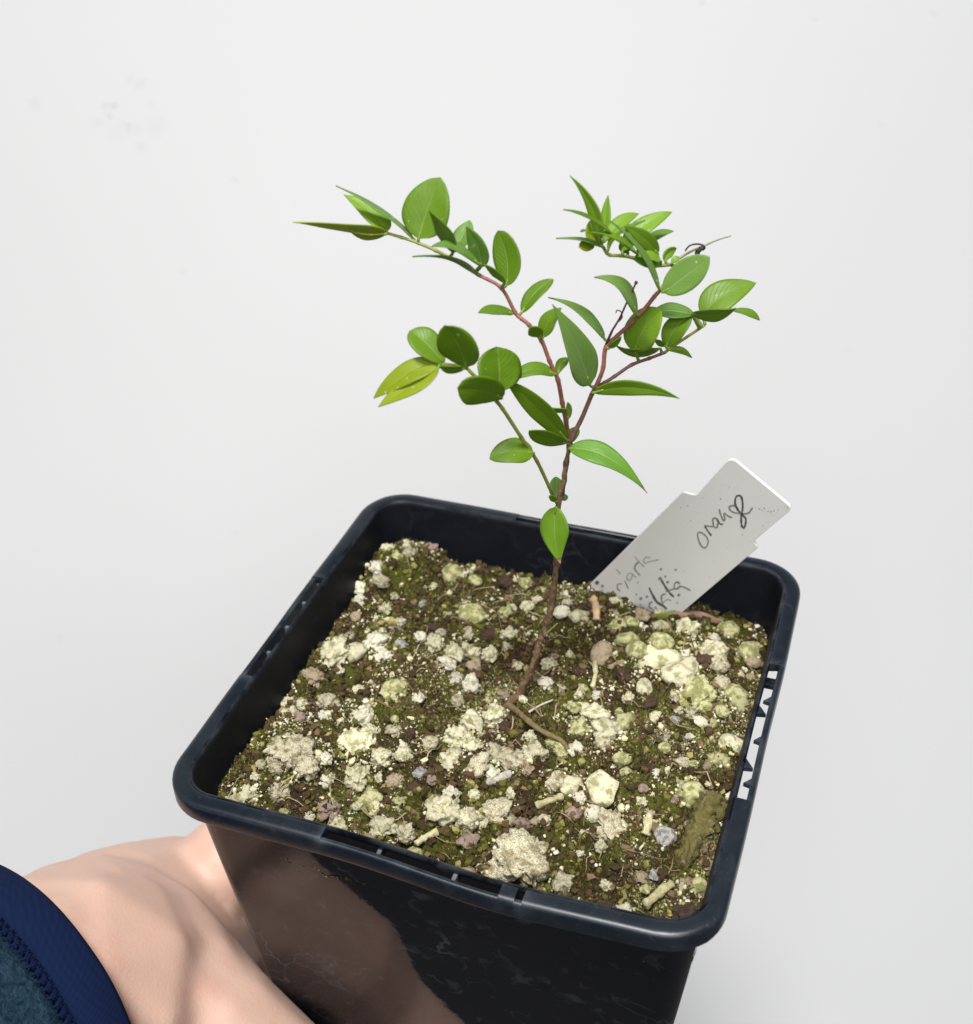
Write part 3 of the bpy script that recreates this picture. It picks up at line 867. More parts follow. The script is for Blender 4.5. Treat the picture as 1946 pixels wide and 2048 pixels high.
BR = []                             # (px, py, depth, point) samples of every branch
def branch(pts, r0, r1, mat, name='branch', rough=0.12, node_r=1.0):
    P = [pp(x, y, d) for x, y, d in pts]
    path = catmull(P, 7)
    n = len(path)
    rad = []
    for i in range(n):
        r = (r0 + (r1 - r0) * i / (n - 1)) * 0.86
        if i % 7 == 0 and 0 < i < n - 1: r *= node_r
        rad.append(r)
    v, f = tube(path, rad, 10, rough, len(BR))
    mesh_obj(name, v, f, MAT[mat], plant)
    for q in path:
        x, y = proj(q)
        BR.append((x, y, (q - S0).dot(PN) * 1000, q))
def Q(Z, lst): return [(*Z(x, y), d) for x, y, d in lst]
MM = 0.001
branch([(1010, 1425, 1.5), (1018, 1410, 0), (1042, 1381, 0), (1058, 1348, 0), (1071, 1316, 0), (1080, 1286, -.4), (1089, 1259, -.4), (1099, 1228, 0), (1106, 1195, 0), (1110, 1160, 0), (1113, 1126, 0), (1117, 1070, 0),
        (1116, 1012, 0), (1125, 973, 0), (1132, 930, 0), (1140, 886, 0)], 0.80 * MM, 0.46 * MM, 'bark', 'stem', 0.7)
branch(Q(ZC, [(860, 965, 0), (828, 790, 1), (800, 650, 1.5), (765, 470, 2), (700, 320, 2), (638, 165, 1.5), (540, 40, 1), (480, -10, 0.5), (430, -60, 0)]) + Q(ZA, [(1660, 960, -1), (1490, 862, -2), (1290, 742, -3)]),
       0.42 * MM, 0.30 * MM, 'red', 'branch', 0.1, 1.25)
branch(Q(ZA, [(1290, 742, -3), (1170, 680, -3.5), (1035, 622, -4), (910, 580, -5), (800, 548, -6)]), 0.30 * MM, 0.24 * MM, 'green', 'branch', 0.1, 1.3)
branch(Q(ZC, [(855, 965, 0), (905, 860, -.5), (960, 750, -1), (1030, 580, -1.5)]), 0.46 * MM, 0.42 * MM, 'brown', 'branch', 0.12)
branch(Q(ZC, [(1030, 582, -1.5), (1085, 470, -2), (1120, 370, -2)]) + Q(ZB, [(620, 1350, -2.5), (700, 1270, -3), (800, 1180, -3), (890, 1085, -3), (970, 985, -3), (1002, 950, -3)]), 0.42 * MM, 0.36 * MM, 'red', 'branch', 0.1, 1.1)
branch(Q(ZE, [(1060, 1120, -3), (1150, 1000, -5), (1225, 900, -6), (1200, 838, -6), (1060, 842, -5), (830, 772, -4), (700, 748, -3), (600, 745, -3)]), 0.34 * MM, 0.28 * MM, 'green', 'branch', 0.1, 1.2)
branch(Q(ZE, [(600, 745, -3), (560, 720, -3), (530, 670, -3), (495, 620, -3)]), 0.34 * MM, 0.24 * MM, 'green', 'branch', 0.1, 1.2)
branch(Q(ZC, [(1060, 530, -1.5), (1130, 490, -3), (1210, 440, -4), (1340, 352, -5), (1480, 300, -6), (1600, 255, -7)]), 0.34 * MM, 0.30 * MM, 'brown', 'branch', 0.1, 1.25)
branch(Q(ZC, [(1600, 255, -7), (1640, 225, -7)]) + Q(ZB, [(1200, 1280, -8), (1335, 1190, -8)]), 0.30 * MM, 0.26 * MM, 'green', 'branch', 0.1, 1.1)
branch(Q(ZC, [(765, 1445, 0), (730, 1370, 1), (700, 1310, 2), (600, 1100, 4), (480, 920, 6), (330, 690, 8), (270, 620, 9)]), 0.36 * MM, 0.34 * MM, 'green', 'branch', 0.1, 1.15)
branch(Q(ZA, [(1640, 1790, 9), (1560, 1720, 9.5), (1440, 1600, 10), (1380, 1555, 10), (1200, 1530, 11)]), 0.34 * MM, 0.28 * MM, 'green', 'branch', 0.1, 1.1)
branch(Q(ZB, [(620, 1330, -2.5), (660, 1240, -2), (720, 1140, -2), (770, 1030, -2), (838, 885, -2)]), 0.20 * MM, 0.16 * MM, 'dead', 'dead_twig', 0.2)
branch(Q(ZB, [(640, 1300, -2), (690, 1190, -1.5), (735, 1140, -1.5), (728, 1095, -1.5), (700, 1085, -1.5), (692, 1105, -1.5)]), 0.13 * MM, 0.09 * MM, 'dead', 'tendril', 0.2)
branch(Q(ZB, [(836, 892, -2), (840, 876, -2)]), 0.32 * MM, 0.26 * MM, 'dead', 'bud', 0.2)
branch(Q(ZE, [(1270, 775, -6), (1400, 700, -6), (1540, 640, -6), (1660, 590, -7), (1785, 553, -8)]), 0.26 * MM, 0.10 * MM, 'dry', 'dead_twig', 0.15)
branch(Q(ZE, [(1335, 700, -5.5), (1370, 655, -5.5), (1430, 633, -5.5), (1500, 640, -5.5), (1525, 660, -5.5)]), 0.14 * MM, 0.16 * MM, 'black', 'tendril', 0.3)
branch(Q(ZE, [(1525, 655, -5.5), (1500, 680, -5.5), (1465, 700, -5.5), (1450, 735, -5.5)]), 0.42 * MM, 0.38 * MM, 'black', 'withered_bud', 0.6)
# root running along the soil and a frayed bark flake on the stem
def rootpath(pts, r0, r1, mat, name):
    P = [on_soil(*ZF(x, y)) + Vector((0, 0, .0009)) for x, y in pts]
    for q in P[1:]: q.z += .0005
    path = catmull(P, 7); n = len(path)
    v, f = tube(path, [r0 + (r1 - r0) * i / (n - 1) for i in range(n)], 9, .3, 3)
    mesh_obj(name, v, f, MAT[mat], plant)
MAT['root'] = mat_stem('root_skin', (0.09, 0.075, 0.02), (0.22, 0.15, 0.07), 700, .0010, .8)
rootpath([(290, 545), (325, 580), (390, 635), (460, 690), (560, 740), (600, 790)], 0.62 * MM, 0.40 * MM, 'root', 'root')
branch(Q(ZF, [(470, 100, 0.5), (455, 118, 1.0), (447, 138, 1.2)]), 0.22 * MM, 0.07 * MM, 'bark', 'bark_flake', .3)
branch(Q(ZF, [(455, 215, 0.5), (475, 235, 1.0), (470, 262, 1.1)]), 0.22 * MM, 0.07 * MM, 'bark', 'bark_flake', .3)
branch(Q(ZF, [(478, 178, 0.6), (510, 150, 1.5), (545, 118, 2)]), 0.25 * MM, 0.08 * MM, 'dry', 'bark_flake', .2)

LEAVES = []
def leaf(Z, base, tip, w, mat, roll=-30, ctrl=None, db=0.0, dt=0.0, wide=0.42, blunt=0.5, fold=0.22, droop=0.10, dmid=0.0, pet=True):
    sc = ZS[id(Z)]
    bx, by = Z(*base); tx, ty = Z(*tip)
    cx, cy = Z(*ctrl) if ctrl else ((bx + tx) / 2, (by + ty) / 2)
    if ctrl: pass
    near = min(BR, key=lambda b: (b[0] - bx) ** 2 + (b[1] - by) ** 2)
    d0 = near[2] + db
    d1 = near[2] + dt
    B, T = pp(bx, by, d0), pp(tx, ty, d1)
    Cc = pp(cx, cy, (d0 + d1) / 2 + dmid)
    if ctrl:                        # the control given is a point the midrib passes through
        Cc = Cc * 2 - (B + T) * 0.5
    L = (T - B).length
    dep = ((B + T) / 2 - CAM).dot(FWD)
    W = w * sc / FPX * dep / max(0.12, math.cos(math.radians(roll))) / 2 * 0.95
    NLg, NW = 18, 5
    verts, uvs, faces = [], [], []
    th = 0.00008
    rows = []
    for i in range(NLg + 1):
        t = i / NLg
        c = B * (1 - t) ** 2 + Cc * 2 * t * (1 - t) + T * t * t
        tan = ((Cc - B) * (1 - t) + (T - Cc) * t).normalized()
        V = (CAM - c).normalized()
        S = V.cross(tan).normalized()
        if rows:
            if S.dot(rows[-1][3]) < 0: S = -S
        elif S.dot(DOWN) > 0: S = -S   # S points up in the picture
        V2 = tan.cross(S); V2 = V2 if V2.dot(V) > 0 else -V2
        rr = math.radians(roll)
        S2 = S * math.cos(rr) + V2 * math.sin(rr)
        N = V2 * math.cos(rr) - S * math.sin(rr)
        rows.append((c, S2, N, S))
    sgn = 1
    ex = math.log(0.5) / math.log(wide)
    sd = len(LEAVES)
    def profile(t):
        if t < wide:
            return max(0.0, 1 - ((wide - t) / wide) ** 2.0) ** 0.62
        q = (t - wide) / (1 - wide)
        k = max(0.0, min(1.0, (blunt - 0.38) / 0.22))
        return max(0.0, 1 - q ** (2.3 - 1.0 * k)) ** (0.60 + 0.55 * k)
    for side in (0, 1):
        for i, (c, S2, N, _s) in enumerate(rows):
            t = i / NLg
            wd = W * (profile(t) if 0 < t < 1 else (0.06 if t == 0 else 0.015))
            for k in range(-NW, NW + 1):
                u = k / NW
                lift = fold * abs(u) * wd - 0.35 * fold * wd * u * u
                wav = 0.035 * W * math.sin(t * 9 + sd * 2 + (1.5 if u > 0 else 0)) * abs(u) ** 2 + 0.03 * W * noise.noise(Vector((t * 5, u * 2, sd * 3.3)))
                dr = -droop * L * (t - 0.35) ** 2 * (1 if t > .35 else 0)
                p = c + S2 * (u * wd) + N * (lift + wav + dr)
                if side: p = p - N * th * 2
                verts.append(p); uvs.append((u * .5 + .5, t))
    m = 2 * NW + 1; off = (NLg + 1) * m
    for i in range(NLg):
        for k in range(m - 1):
            a = i * m + k
            faces.append((a, a + 1, a + m + 1, a + m))
            faces.append((off + a, off + a + m, off + a + m + 1, off + a + 1))
        a = i * m
        faces.append((a, a + m, off + a + m, off + a))
        a = i * m + m - 1
        faces.append((a, off + a, off + a + m, a + m))
    o = mesh_obj('leaf', verts, faces, MAT[mat], plant, True, uvs)
    fix_normals(o)
    LEAVES.append(o)
    if pet:
        q = near[3]
        if (q - B).length > 0.0002 and (q - B).length < 0.006:
            mid = (q + B) * .5
            path = catmull([q, mid, B, B + (rows[1][0] - B) * 2.2 - rows[0][2] * th], 4)
            v, f = tube(path, [0.00028 - 0.00012 * i / len(path) for i in range(len(path))], 8)
            mesh_obj('petiole', v, f, MAT['petiole'], o)
    return o

# --- left branch, towards its tip
leaf(ZA, (800, 535), (480, 245), 150, 'l', -35, (690, 400), 0, -5, wide=.36)
leaf(ZA, (800, 545), (95, 472), 78, 'y', 62, (480, 502), .5, 3, wide=.25, blunt=.75, droop=0)
leaf(ZA, (800, 555), (520, 540), 42, 'y', 60, (650, 578), 1, 2, wide=.5)
leaf(ZA, (1005, 595), (420, 190), 34, 'b', -78, (740, 372), -.5, -4, wide=.4, blunt=.7, droop=0)
leaf(ZA, (1040, 590), (1195, 128), 372, 'm', -18, (1105, 370), 0, -3, wide=.40, blunt=.42, fold=.12)
leaf(ZA, (1300, 690), (1418, 445), 140, 'b', -30, (1375, 560), -1, -4, wide=.5)
leaf(ZA, (1295, 700), (1112, 398), 112, 'd', 50, (1235, 545), 1, 3, wide=.5, blunt=.6)
leaf(ZA, (1500, 790), (1138, 625), 66, 'b', -66, (1330, 660), 1, 3, wide=.5)
leaf(ZA, (1505, 805), (1393, 510), 150, 'b', -30, (1485, 660), .5, 1, wide=.42)
leaf(ZA, (1480, 862), (993, 728), 36, 'd', 70, (1290, 742), 1, 3, wide=.3, blunt=.7, droop=0)
leaf(ZA, (1695, 945), (1625, 535), 212, 'm', -25, (1705, 740), 0, -3, wide=.5, blunt=.38, fold=.14)
leaf(ZA, (1682, 925), (1530, 795), 52, 'd', 55, (1615, 850), 1, 2, wide=.4)
leaf(ZA, (1755, 1150), (1488, 1133), 72, 'm', -55, (1620, 1125), 0, 2, wide=.55)
# --- lower left branch
leaf(ZA, (1230, 1525), (970, 1272), 215, 'm', -30, (1090, 1370), 0, -3, wide=.5, blunt=.42)
leaf(ZA, (1400, 1555), (1238, 1258), 285, 'd', 30, (1335, 1400), 1, 3, wide=.46, blunt=.40, fold=.12)
leaf(ZA, (1190, 1535), (688, 1782), 175, 'y', -35, (950, 1610), 0, 1, wide=.42, fold=.3)
leaf(ZA, (1190, 1560), (725, 1838), 165, 'y', -40, (985, 1690), 1, 3, wide=.38, fold=.3)
leaf(ZA, (1385, 1565), (1200, 1558), 58, 'm', 55, (1290, 1572), 1, 2, wide=.5, blunt=.45)
leaf(ZA, (1650, 1740), (1635, 1400), 350, 'm', -35, None, -1, -4, wide=.50, blunt=.40, fold=.16)
leaf(ZC, (325, 610), (0, 560), 250, 'd', 40, (170, 555), 1.5, 5, wide=.55, blunt=.36, fold=.10, droop=.2)
leaf(ZC, (575, 1040), (228, 1070), 205, 'm', -25, (410, 1025), 1, 3, wide=.42, blunt=.42, droop=.2)
# --- left branch, lower part
leaf(ZC, (745, 425), (382, 465), 108, 'm', -50, (570, 385), .5, 3, wide=.5)
leaf(ZC, (770, 410), (848, 288), 82, 'm', -40, (795, 340), -1, -3, wide=.5)
leaf(ZC, (830, 935), (365, 492), 178, 'mo', 38, (610, 690), 1.5, 6, wide=.45, blunt=.5) if 'mo' in MAT else leaf(ZC, (830, 935), (365, 492), 178, 'd', 20, (610, 690), 1.5, 6, wide=.45, blunt=.5)
leaf(ZC, (840, 965), (543, 882), 118, 'd', 45, (690, 925), 1, 4, wide=.6, blunt=.42)
leaf(ZC, (870, 955), (905, 825), 90, 'b', -25, (890, 880), -1.5, -4, wide=.5)
leaf(ZC, (845, 712), (688, 700), 38, 'd', 65, (770, 705), 1, 2, wide=.4)
leaf(ZC, (840, 775), (835, 648), 48, 'm', -40, (852, 700), -.5, -1, wide=.5)
leaf(ZB, (155, 1275), (68, 1222), 92, 'd', 35, (112, 1240), 1, 2, wide=.55, blunt=.4)
leaf(ZB, (165, 1280), (292, 1062), 125, 'm', -30, (205, 1165), -.5, -1, wide=.45)
leaf(ZB, (12, 1100), (238, 850), 108, 'm', -45, (110, 960), -1, -4, wide=.52, blunt=.45)
# --- main stem
leaf(ZC, (755, 1395), (755, 1222), 130, 'b', -30, None, -1.5, -4, wide=.35, blunt=.42)
leaf(ZC, (775, 1390), (848, 1372), 70, 'b', -20, None, -2, -4, wide=.45)
leaf(ZC, (755, 1420), (703, 1378), 48, 'd', 20, None, 1, 2, wide=.5, blunt=.4)
leaf(ZC, (752, 1462), (785, 1905), 240, 'lt', -14, (742, 1680), 1.2, 3.5, wide=.42, blunt=.58, fold=.16, droop=0)
leaf(ZC, (855, 1005), (1485, 1345), 185, 'mt', -35, (1165, 1080), 1, 6, wide=.36, blunt=.62, fold=.2)
# --- right branch
leaf(ZC, (1045, 570), (1712, 628), 128, 'd', 25, (1370, 530), 1.5, 6, wide=.40, blunt=.55)
leaf(ZB, (505, 1625), (296, 1062), 232, 'b', -34, (418, 1360), 1.5, 5, wide=.33, blunt=.58, fold=.16, droop=.25)
leaf(ZB, (612, 1295), (212, 970), 72, 'b', -58, (455, 1100), -1, -2, wide=.38, blunt=.65)
leaf(ZB, (845, 1120), (543, 825), 92, 'b', -55, (735, 910), 1.2, 3, wide=.45, blunt=.6)
leaf(ZB, (640, 1360), (735, 1278), 42, 'd', 45, (685, 1325), .5, 1, wide=.5)
# --- right side branch
leaf(ZB, (1255, 1115), (938, 1090), 112, 'b', -50, (1100, 1090), -1, -2, wide=.5)
leaf(ZB, (1055, 1350), (1235, 1110), 168, 'm', -30, (1120, 1220), -.5, -2, wide=.5, blunt=.42)
leaf(ZB, (830, 1385), (1015, 1085), 262, 'l', -20, (890, 1225), 1, 3, wide=.45, blunt=.40, fold=.3)
leaf(ZB, (1010, 1362), (692, 1356), 64, 'd', 60, (840, 1388), 2, 3, wide=.5, blunt=.6)
leaf(ZB, (1320, 1120), (1708, 876), 232, 'm', -25, (1465, 980), -1, -4, wide=.42, blunt=.48)
leaf(ZB, (1240, 1112), (1560, 1082), 92, 'd', 55, (1400, 1115), 2, 5, wide=.5, blunt=.55)
leaf(ZB, (1540, 1085), (1738, 1152), 52, 'm', -50, (1650, 1100), 2, 3, wide=.55, pet=False)
leaf(ZB, (1070, 1368), (1248, 1422), 48, 'm', -50, (1165, 1375), .5, 1, wide=.45)
leaf(ZB, (1050, 1345), (968, 1300), 42, 'd', 40, None, -.5, -1, wide=.5)
# --- top cluster
leaf(ZE, (530, 590), (562, 148), 108, 'l', -30, (548, 380), -2, -5, wide=.45)
leaf(ZE, (455, 640), (405, 395), 140, 'y', -30, (415, 520), 0, -2, wide=.45)
leaf(ZE, (490, 610), (185, -25), 122, 'l', -35, (415, 265), .5, -1, wide=.45, blunt=.6)
leaf(ZE, (545, 600), (885, 318), 135, 'l', -35, (690, 420), -.5, -4, wide=.45)
leaf(ZE, (575, 690), (935, 380), 52, 'm', 50, (660, 530), 0, -1, wide=.5)
leaf(ZE, (715, 700), (1205, 300), 190, 'l', -30, (910, 470), -.5, -4, wide=.48)
leaf(ZE, (770, 720), (700, 600), 120, 'l', -30, None, -1, -2, wide=.5)
leaf(ZE, (870, 690), (1232, 488), 92, 'b', -40, (1050, 545), -2, -6, wide=.45)
leaf(ZE, (1065, 735), (750, 460), 165, 'm', -10, (935, 580), .5, 2, wide=.40)
leaf(ZE, (620, 535), (138, 265), 38, 'm', -72, (390, 365), 1.5, 3, wide=.4, blunt=.7, pet=False)
leaf(ZE, (860, 730), (372, 490), 58, 'l', -65, (640, 560), 2, 4, wide=.35, blunt=.7)
leaf(ZE, (530, 665), (62, 550), 34, 'b', -72, (330, 588), 1, 2, wide=.4, blunt=.7)
leaf(ZE, (440, 635), (298, 655), 118, 'y', -20, None, 0, 2, wide=.6, blunt=.4)
leaf(ZE, (350, 490), (296, 503), 20, 'm', -60, None, 0, 0, wide=.5, pet=False)
leaf(ZE, (1090, 830), (838, 768), 92, 'l', -40, (960, 820), 1, 3, wide=.5)
leaf(ZE, (1095, 805), (842, 742), 88, 'l', -45, (985, 745), 1.5, 3, wide=.5)
leaf(ZE, (1140, 805), (1255, 680), 92, 'l', -35, (1165, 725), 0, -1, wide=.55, blunt=.42, fold=.4)
leaf(ZE, (1200, 825), (1295, 768), 62, 'l', -30, (1240, 780), .5, 0, wide=.5)
leaf(ZE, (1085, 1090), (588, 398), 62, 'b', -62, (900, 700), 1.5, 4, wide=.38, blunt=.75, droop=0)
leaf(ZE, (1120, 1108), (1568, 758), 322, 'b', -12, (1335, 945), 1, 2, wide=.50, blunt=.42, fold=.12)

# fallen leaf on the soil behind the pebbles
def fallen():
    pts = [(1035, 100), (1110, 95), (1200, 90), (1280, 95), (1370, 130)]
    v, f, uv = [], [], []
    n = 24; m = 9
    path = catmull([on_soil(*ZF(x, y)) + Vector((0, 0, .0007)) for x, y in pts], 6)
    n = len(path) - 1
    for s_ in (0, 1):
        for i, p in enumerate(path):
            t = i / n; w = 0.0012 * math.sin(math.pi * (0.04 + 0.92 * t)) ** .7
            for k in range(m):
                u = 2 * k / (m - 1) - 1
                v.append(p + Vector((0.1, -0.75, -0.35)) * (u * w) + Vector((0, 0, .0008 * (1 - u * u) - s_ * .00022))); uv.append((k / (m - 1), t))
    off = (n + 1) * m
    for i in range(n):
        for k in range(m - 1):
            a = i * m + k
            f.append((a, a + 1, a + m + 1, a + m)); f.append((off + a, off + a + m, off + a + m + 1, off + a + 1))
        a = i * m; f.append((a, a + m, off + a + m, off + a))
        a = i * m + m - 1; f.append((a, off + a, off + a + m, a + m))
    M = NT('fallen_leaf_brown')
    sep = M.node('ShaderNodeSeparateXYZ'); M.link(M.coord('UV'), sep.inputs[0])
    c = M.mix(M.ramp(M.math('ADD', sep.outputs[1], M.math('MULTIPLY', M.noise(300), .3)), [(.42, 0), (.56, 1)]), (0.12, 0.15, 0.02), (0.24, 0.14, 0.095))
    M.set(Base_Color=c, Roughness=.6); M.bump(M.noise(500), .4, .0004)
    o = mesh_obj('fallen_leaf', v, f, M.m, None, True, uv); fix_normals(o)
    o['label'] = 'half green half brown fallen leaf on the soil at the foot of the white label'; o['category'] = 'leaf'
fallen()

# ------------------------------------------------------------------ plant label
A = hit(1178, 1171, (0, 0, 1), -0.011); Bq = hit(1365, 1224, (0, 0, 1), -0.011)
lu = (Bq - A).normalized()
lf = Vector((lu.y, -lu.x, 0))
tl = math.radians(8)
lup = Vector((0, 0, 1)) * math.cos(tl) + lf * math.sin(tl)
ln = lu.cross(lup).normalized()
if ln.dot(CAM - A) < 0: ln = -ln
def LP(px, py, h=0.0): return hit(px, py, ln, ln.dot(A)) + ln * h
def rounded(pts, rads, n=6):
    out = []
    m = len(pts)
    for i, p in enumerate(pts):
        p = Vector(p); a = Vector(pts[i - 1]); b = Vector(pts[(i + 1) % m]); r = rads[i]
        if r <= 0: out.append(p); continue
        da, db = (a - p).normalized(), (b - p).normalized()
        p0, p1 = p + da * r, p + db * r
        for k in range(n + 1):
            t = k / n
            out.append(p0 * (1 - t) ** 2 + p * 2 * t * (1 - t) + p1 * t * t)
    return out
tagpts = [(1462, 914), (1586, 1017), (1507, 1083), (1516, 1096), (1365, 1224), (1262, 1318), (1068, 1262), (1178, 1171), (1366, 984), (1392, 992)]
tagr = [16, 14, 6, 5, 0, 0, 0, 0, 5, 10]
poly = [LP(p.x, p.y) for p in rounded(tagpts, tagr)]
label = empty('plant_label', None, 'white plastic plant tag with pencil handwriting leaning in the soil', 'label')
n = len(poly)
TH = 0.00055; bev = 0.00012
cen = sum(poly, Vector()) / n
def inset(p, d): return p + (cen - p).normalized() * d
rings_ = [[inset(p, bev) for p in poly], [p - ln * bev for p in poly], [p - ln * (TH - bev) for p in poly], [inset(p, bev) - ln * TH for p in poly]]
v = sum(rings_, [])
f = [tuple(range(n)), tuple(range(3 * n, 4 * n))[::-1]]
for r_ in range(3):
    for k in range(n):
        k2 = (k + 1) % n
        f.append((r_ * n + k, r_ * n + k2, (r_ + 1) * n + k2, (r_ + 1) * n + k))
def mat_tag():
    M = NT('tag_plastic'); co = M.coord()
    n1 = M.noise(110, 4, .6, co); n2 = M.noise(1300, 2, .5, co)
    c = M.mix(n1, (0.83, 0.83, 0.82), (0.77, 0.76, 0.74))
    c = M.mix(M.math('MULTIPLY', M.ramp(n2, [(.70, 0), (.76, 1)]), .35), c, (0.25, 0.24, 0.2))
    M.set(Base_Color=c, Roughness=.45); M.bump(n1, .08, .0005)
    return M.m
tag = mesh_obj('tag', v, f, mat_tag(), label, False); fix_normals(tag)
def ink(name, c, rough=.6):
    M = NT(name); M.set(Base_Color=M.mix(M.noise(2500, 2), c, tuple(x * 1.7 for x in c)), Roughness=rough); return M.m
INK = {'k': ink('pencil_dark', (0.085, 0.083, 0.075)), 'g': ink('pencil_grey', (0.19, 0.185, 0.165)), 'f': ink('pencil_faint', (0.33, 0.32, 0.295)), 'b': ink('soil_smudge', (0.012, 0.011, 0.005))}
def smooth2(pts, n=6):
    return [(p.x, p.y) for p in catmull([Vector((x, y, 0)) for x, y in pts], n)]
def stroke(Z, pts, wpx, m):
    q = [Z(*p) for p in smooth2(pts)]
    vv, ff = [], []
    N_ = len(q)
    for i, (x, y) in enumerate(q):
        x0, y0 = q[max(i - 1, 0)]; x1, y1 = q[min(i + 1, N_ - 1)]
        l = math.hypot(x1 - x0, y1 - y0) or 1
        nx, ny = -(y1 - y0) / l, (x1 - x0) / l
        w = wpx / 2 * (0.8 + .35 * noise.noise(Vector((i * .3, wpx, x * .01)))) * (0.55 if i in (0, N_ - 1) else 1)
        vv += [LP(x + nx * w, y + ny * w, .00005), LP(x - nx * w, y - ny * w, .00005)]
    for i in range(N_ - 1): ff.append((2 * i, 2 * i + 1, 2 * i + 3, 2 * i + 2))
    o = mesh_obj('pencil_stroke', vv, ff, INK[m], tag, False)
def dot(px, py, r, m, sx=1.0):
    k = 9
    mesh_obj('speck', [LP(px + r * sx * math.cos(6.283 * i / k) * (1 + .2 * math.sin(i * 5)), py + r * math.sin(6.283 * i / k), .00007) for i in range(k)], [tuple(range(k))], INK[m], tag, False)
W1 = 4.2
stroke(T1, [(215,1275),(205,1350),(240,1490),(290,1600),(370,1680),(440,1650),(485,1550),(480,1460),(430,1370),(340,1290),(270,1262),(225,1268)], 3.6, 'g')
stroke(T1, [(580,1360),(520,1280),(440,1170),(395,1080)], W1, 'k')
stroke(T1, [(395,1080),(440,1088),(520,1103),(620,1105)], 3.4, 'g')
stroke(T1, [(760,960),(720,900),(660,880),(612,920),(620,1010),(642,1100),(690,1140),(738,1110),(745,1020)], W1, 'g')
stroke(T1, [(720,900),(775,1000),(830,1045),(885,1050)], W1, 'k')
stroke(T1, [(790,640),(810,750),(870,900),(915,950),(937,905),(910,800),(925,740)], W1, 'g')
stroke(T1, [(925,740),(970,790),(1050,840),(1135,868)], 3.6, 'g')
stroke(T1, [(1240,590),(1180,550),(1090,560),(1050,610),(1090,680),(1190,735),(1300,752),(1390,762)], W1, 'g')
stroke(T1, [(1230,560),(1280,655),(1360,745),(1440,830),(1495,900),(1490,1040),(1445,1140),(1392,1090),(1375,960),(1380,820),(1400,720)], 5.0, 'k')
stroke(T1, [(1400,720),(1415,600),(1410,450),(1380,320),(1320,280),(1250,300),(1212,400),(1220,520),(1285,660)], 4.8, 'k')
stroke(T1, [(1380,752),(1500,768),(1590,730),(1640,660),(1680,600)], 3.8, 'g')
for x, y in ((1500,490),(1530,500),(1552,510),(1575,495),(1605,520),(1630,522),(1655,518),(1690,505),(1745,478),(1770,490),(1200,415),(1275,315),(920,475),(860,490),(945,600),(1385,720),(1565,645)):
    px, py = ZD(x, y); dot(px, py, random.uniform(1.0, 1.9), 'f')
W2 = 3.0
for pts, w, m in (
    ([(1085,135),(1000,130),(960,180),(985,235),(1050,210),(1235,170)], 3.2, 'f'), ([(800,110),(870,200),(970,300)], 3.4, 'f'),
    ([(900,455),(840,390),(800,330),(820,260),(875,205)], 4.0, 'g'), ([(745,415),(685,420),(660,490),(700,545),(750,480),(760,415)], 3.4, 'f'), ([(755,415),(780,450),(830,490)], 3.4, 'f'),
    ([(620,545),(655,620),(685,690)], 3.4, 'g'), ([(575,600),(500,610),(490,680),(545,735)], 3.6, 'g'), ([(300,765),(380,780),(440,860),(520,985)], 5.0, 'g'), ([(365,800),(385,765),(410,740)], 4.0, 'g'),
    ([(470,350),(500,370),(545,425)], 4.0, 'f'), ([(1055,665),(1130,820),(1200,930),(1300,990),(1375,1055)], 5.5, 'k'), ([(1350,780),(1285,810),(1280,900),(1310,955)], 4.0, 'g'),
    ([(1310,950),(1345,905),(1400,880),(1450,905)], 3.4, 'f'), ([(1255,495),(1350,660),(1430,770),(1500,835)], 5.0, 'k'), ([(1350,745),(1430,715),(1510,690)], 3.4, 'g'),
    ([(1610,600),(1555,570),(1510,610),(1512,680),(1570,685),(1620,635)], 4.4, 'g'), ([(1590,640),(1680,662),(1805,722)], 3.6, 'g'), ([(1120,930),(1075,940),(1060,1010),(1110,1050)], 4.4, 'g'),
    ([(1020,1055),(1060,1150),(1140,1170),(1190,1100),(1170,1000)], 4.0, 'g'), ([(600,880),(650,865),(690,930),(655,1000),(600,1025)], 8.0, 'b'), ([(400,1000),(440,1070),(450,1110)], 4.0, 'f')):
    stroke(T2, pts, w, m)
for x, y, r, m in ((1270,340,2.6,'g'),(1535,350,2.4,'g'),(1350,470,2.2,'g'),(1390,570,2.8,'g'),(1590,800,3.2,'g'),(910,865,3.2,'g'),(1020,830,2.6,'g'),(830,790,2.2,'f'),(130,580,4.2,'k'),(225,640,3,'g'),(855,580,1.8,'f'),(1255,505,3.6,'g'),(640,890,5.5,'b'),(690,930,4.5,'b'),(900,980,2.5,'f'),(1560,940,2,'f')):
    px, py = T2(x, y); dot(px, py, r, m)

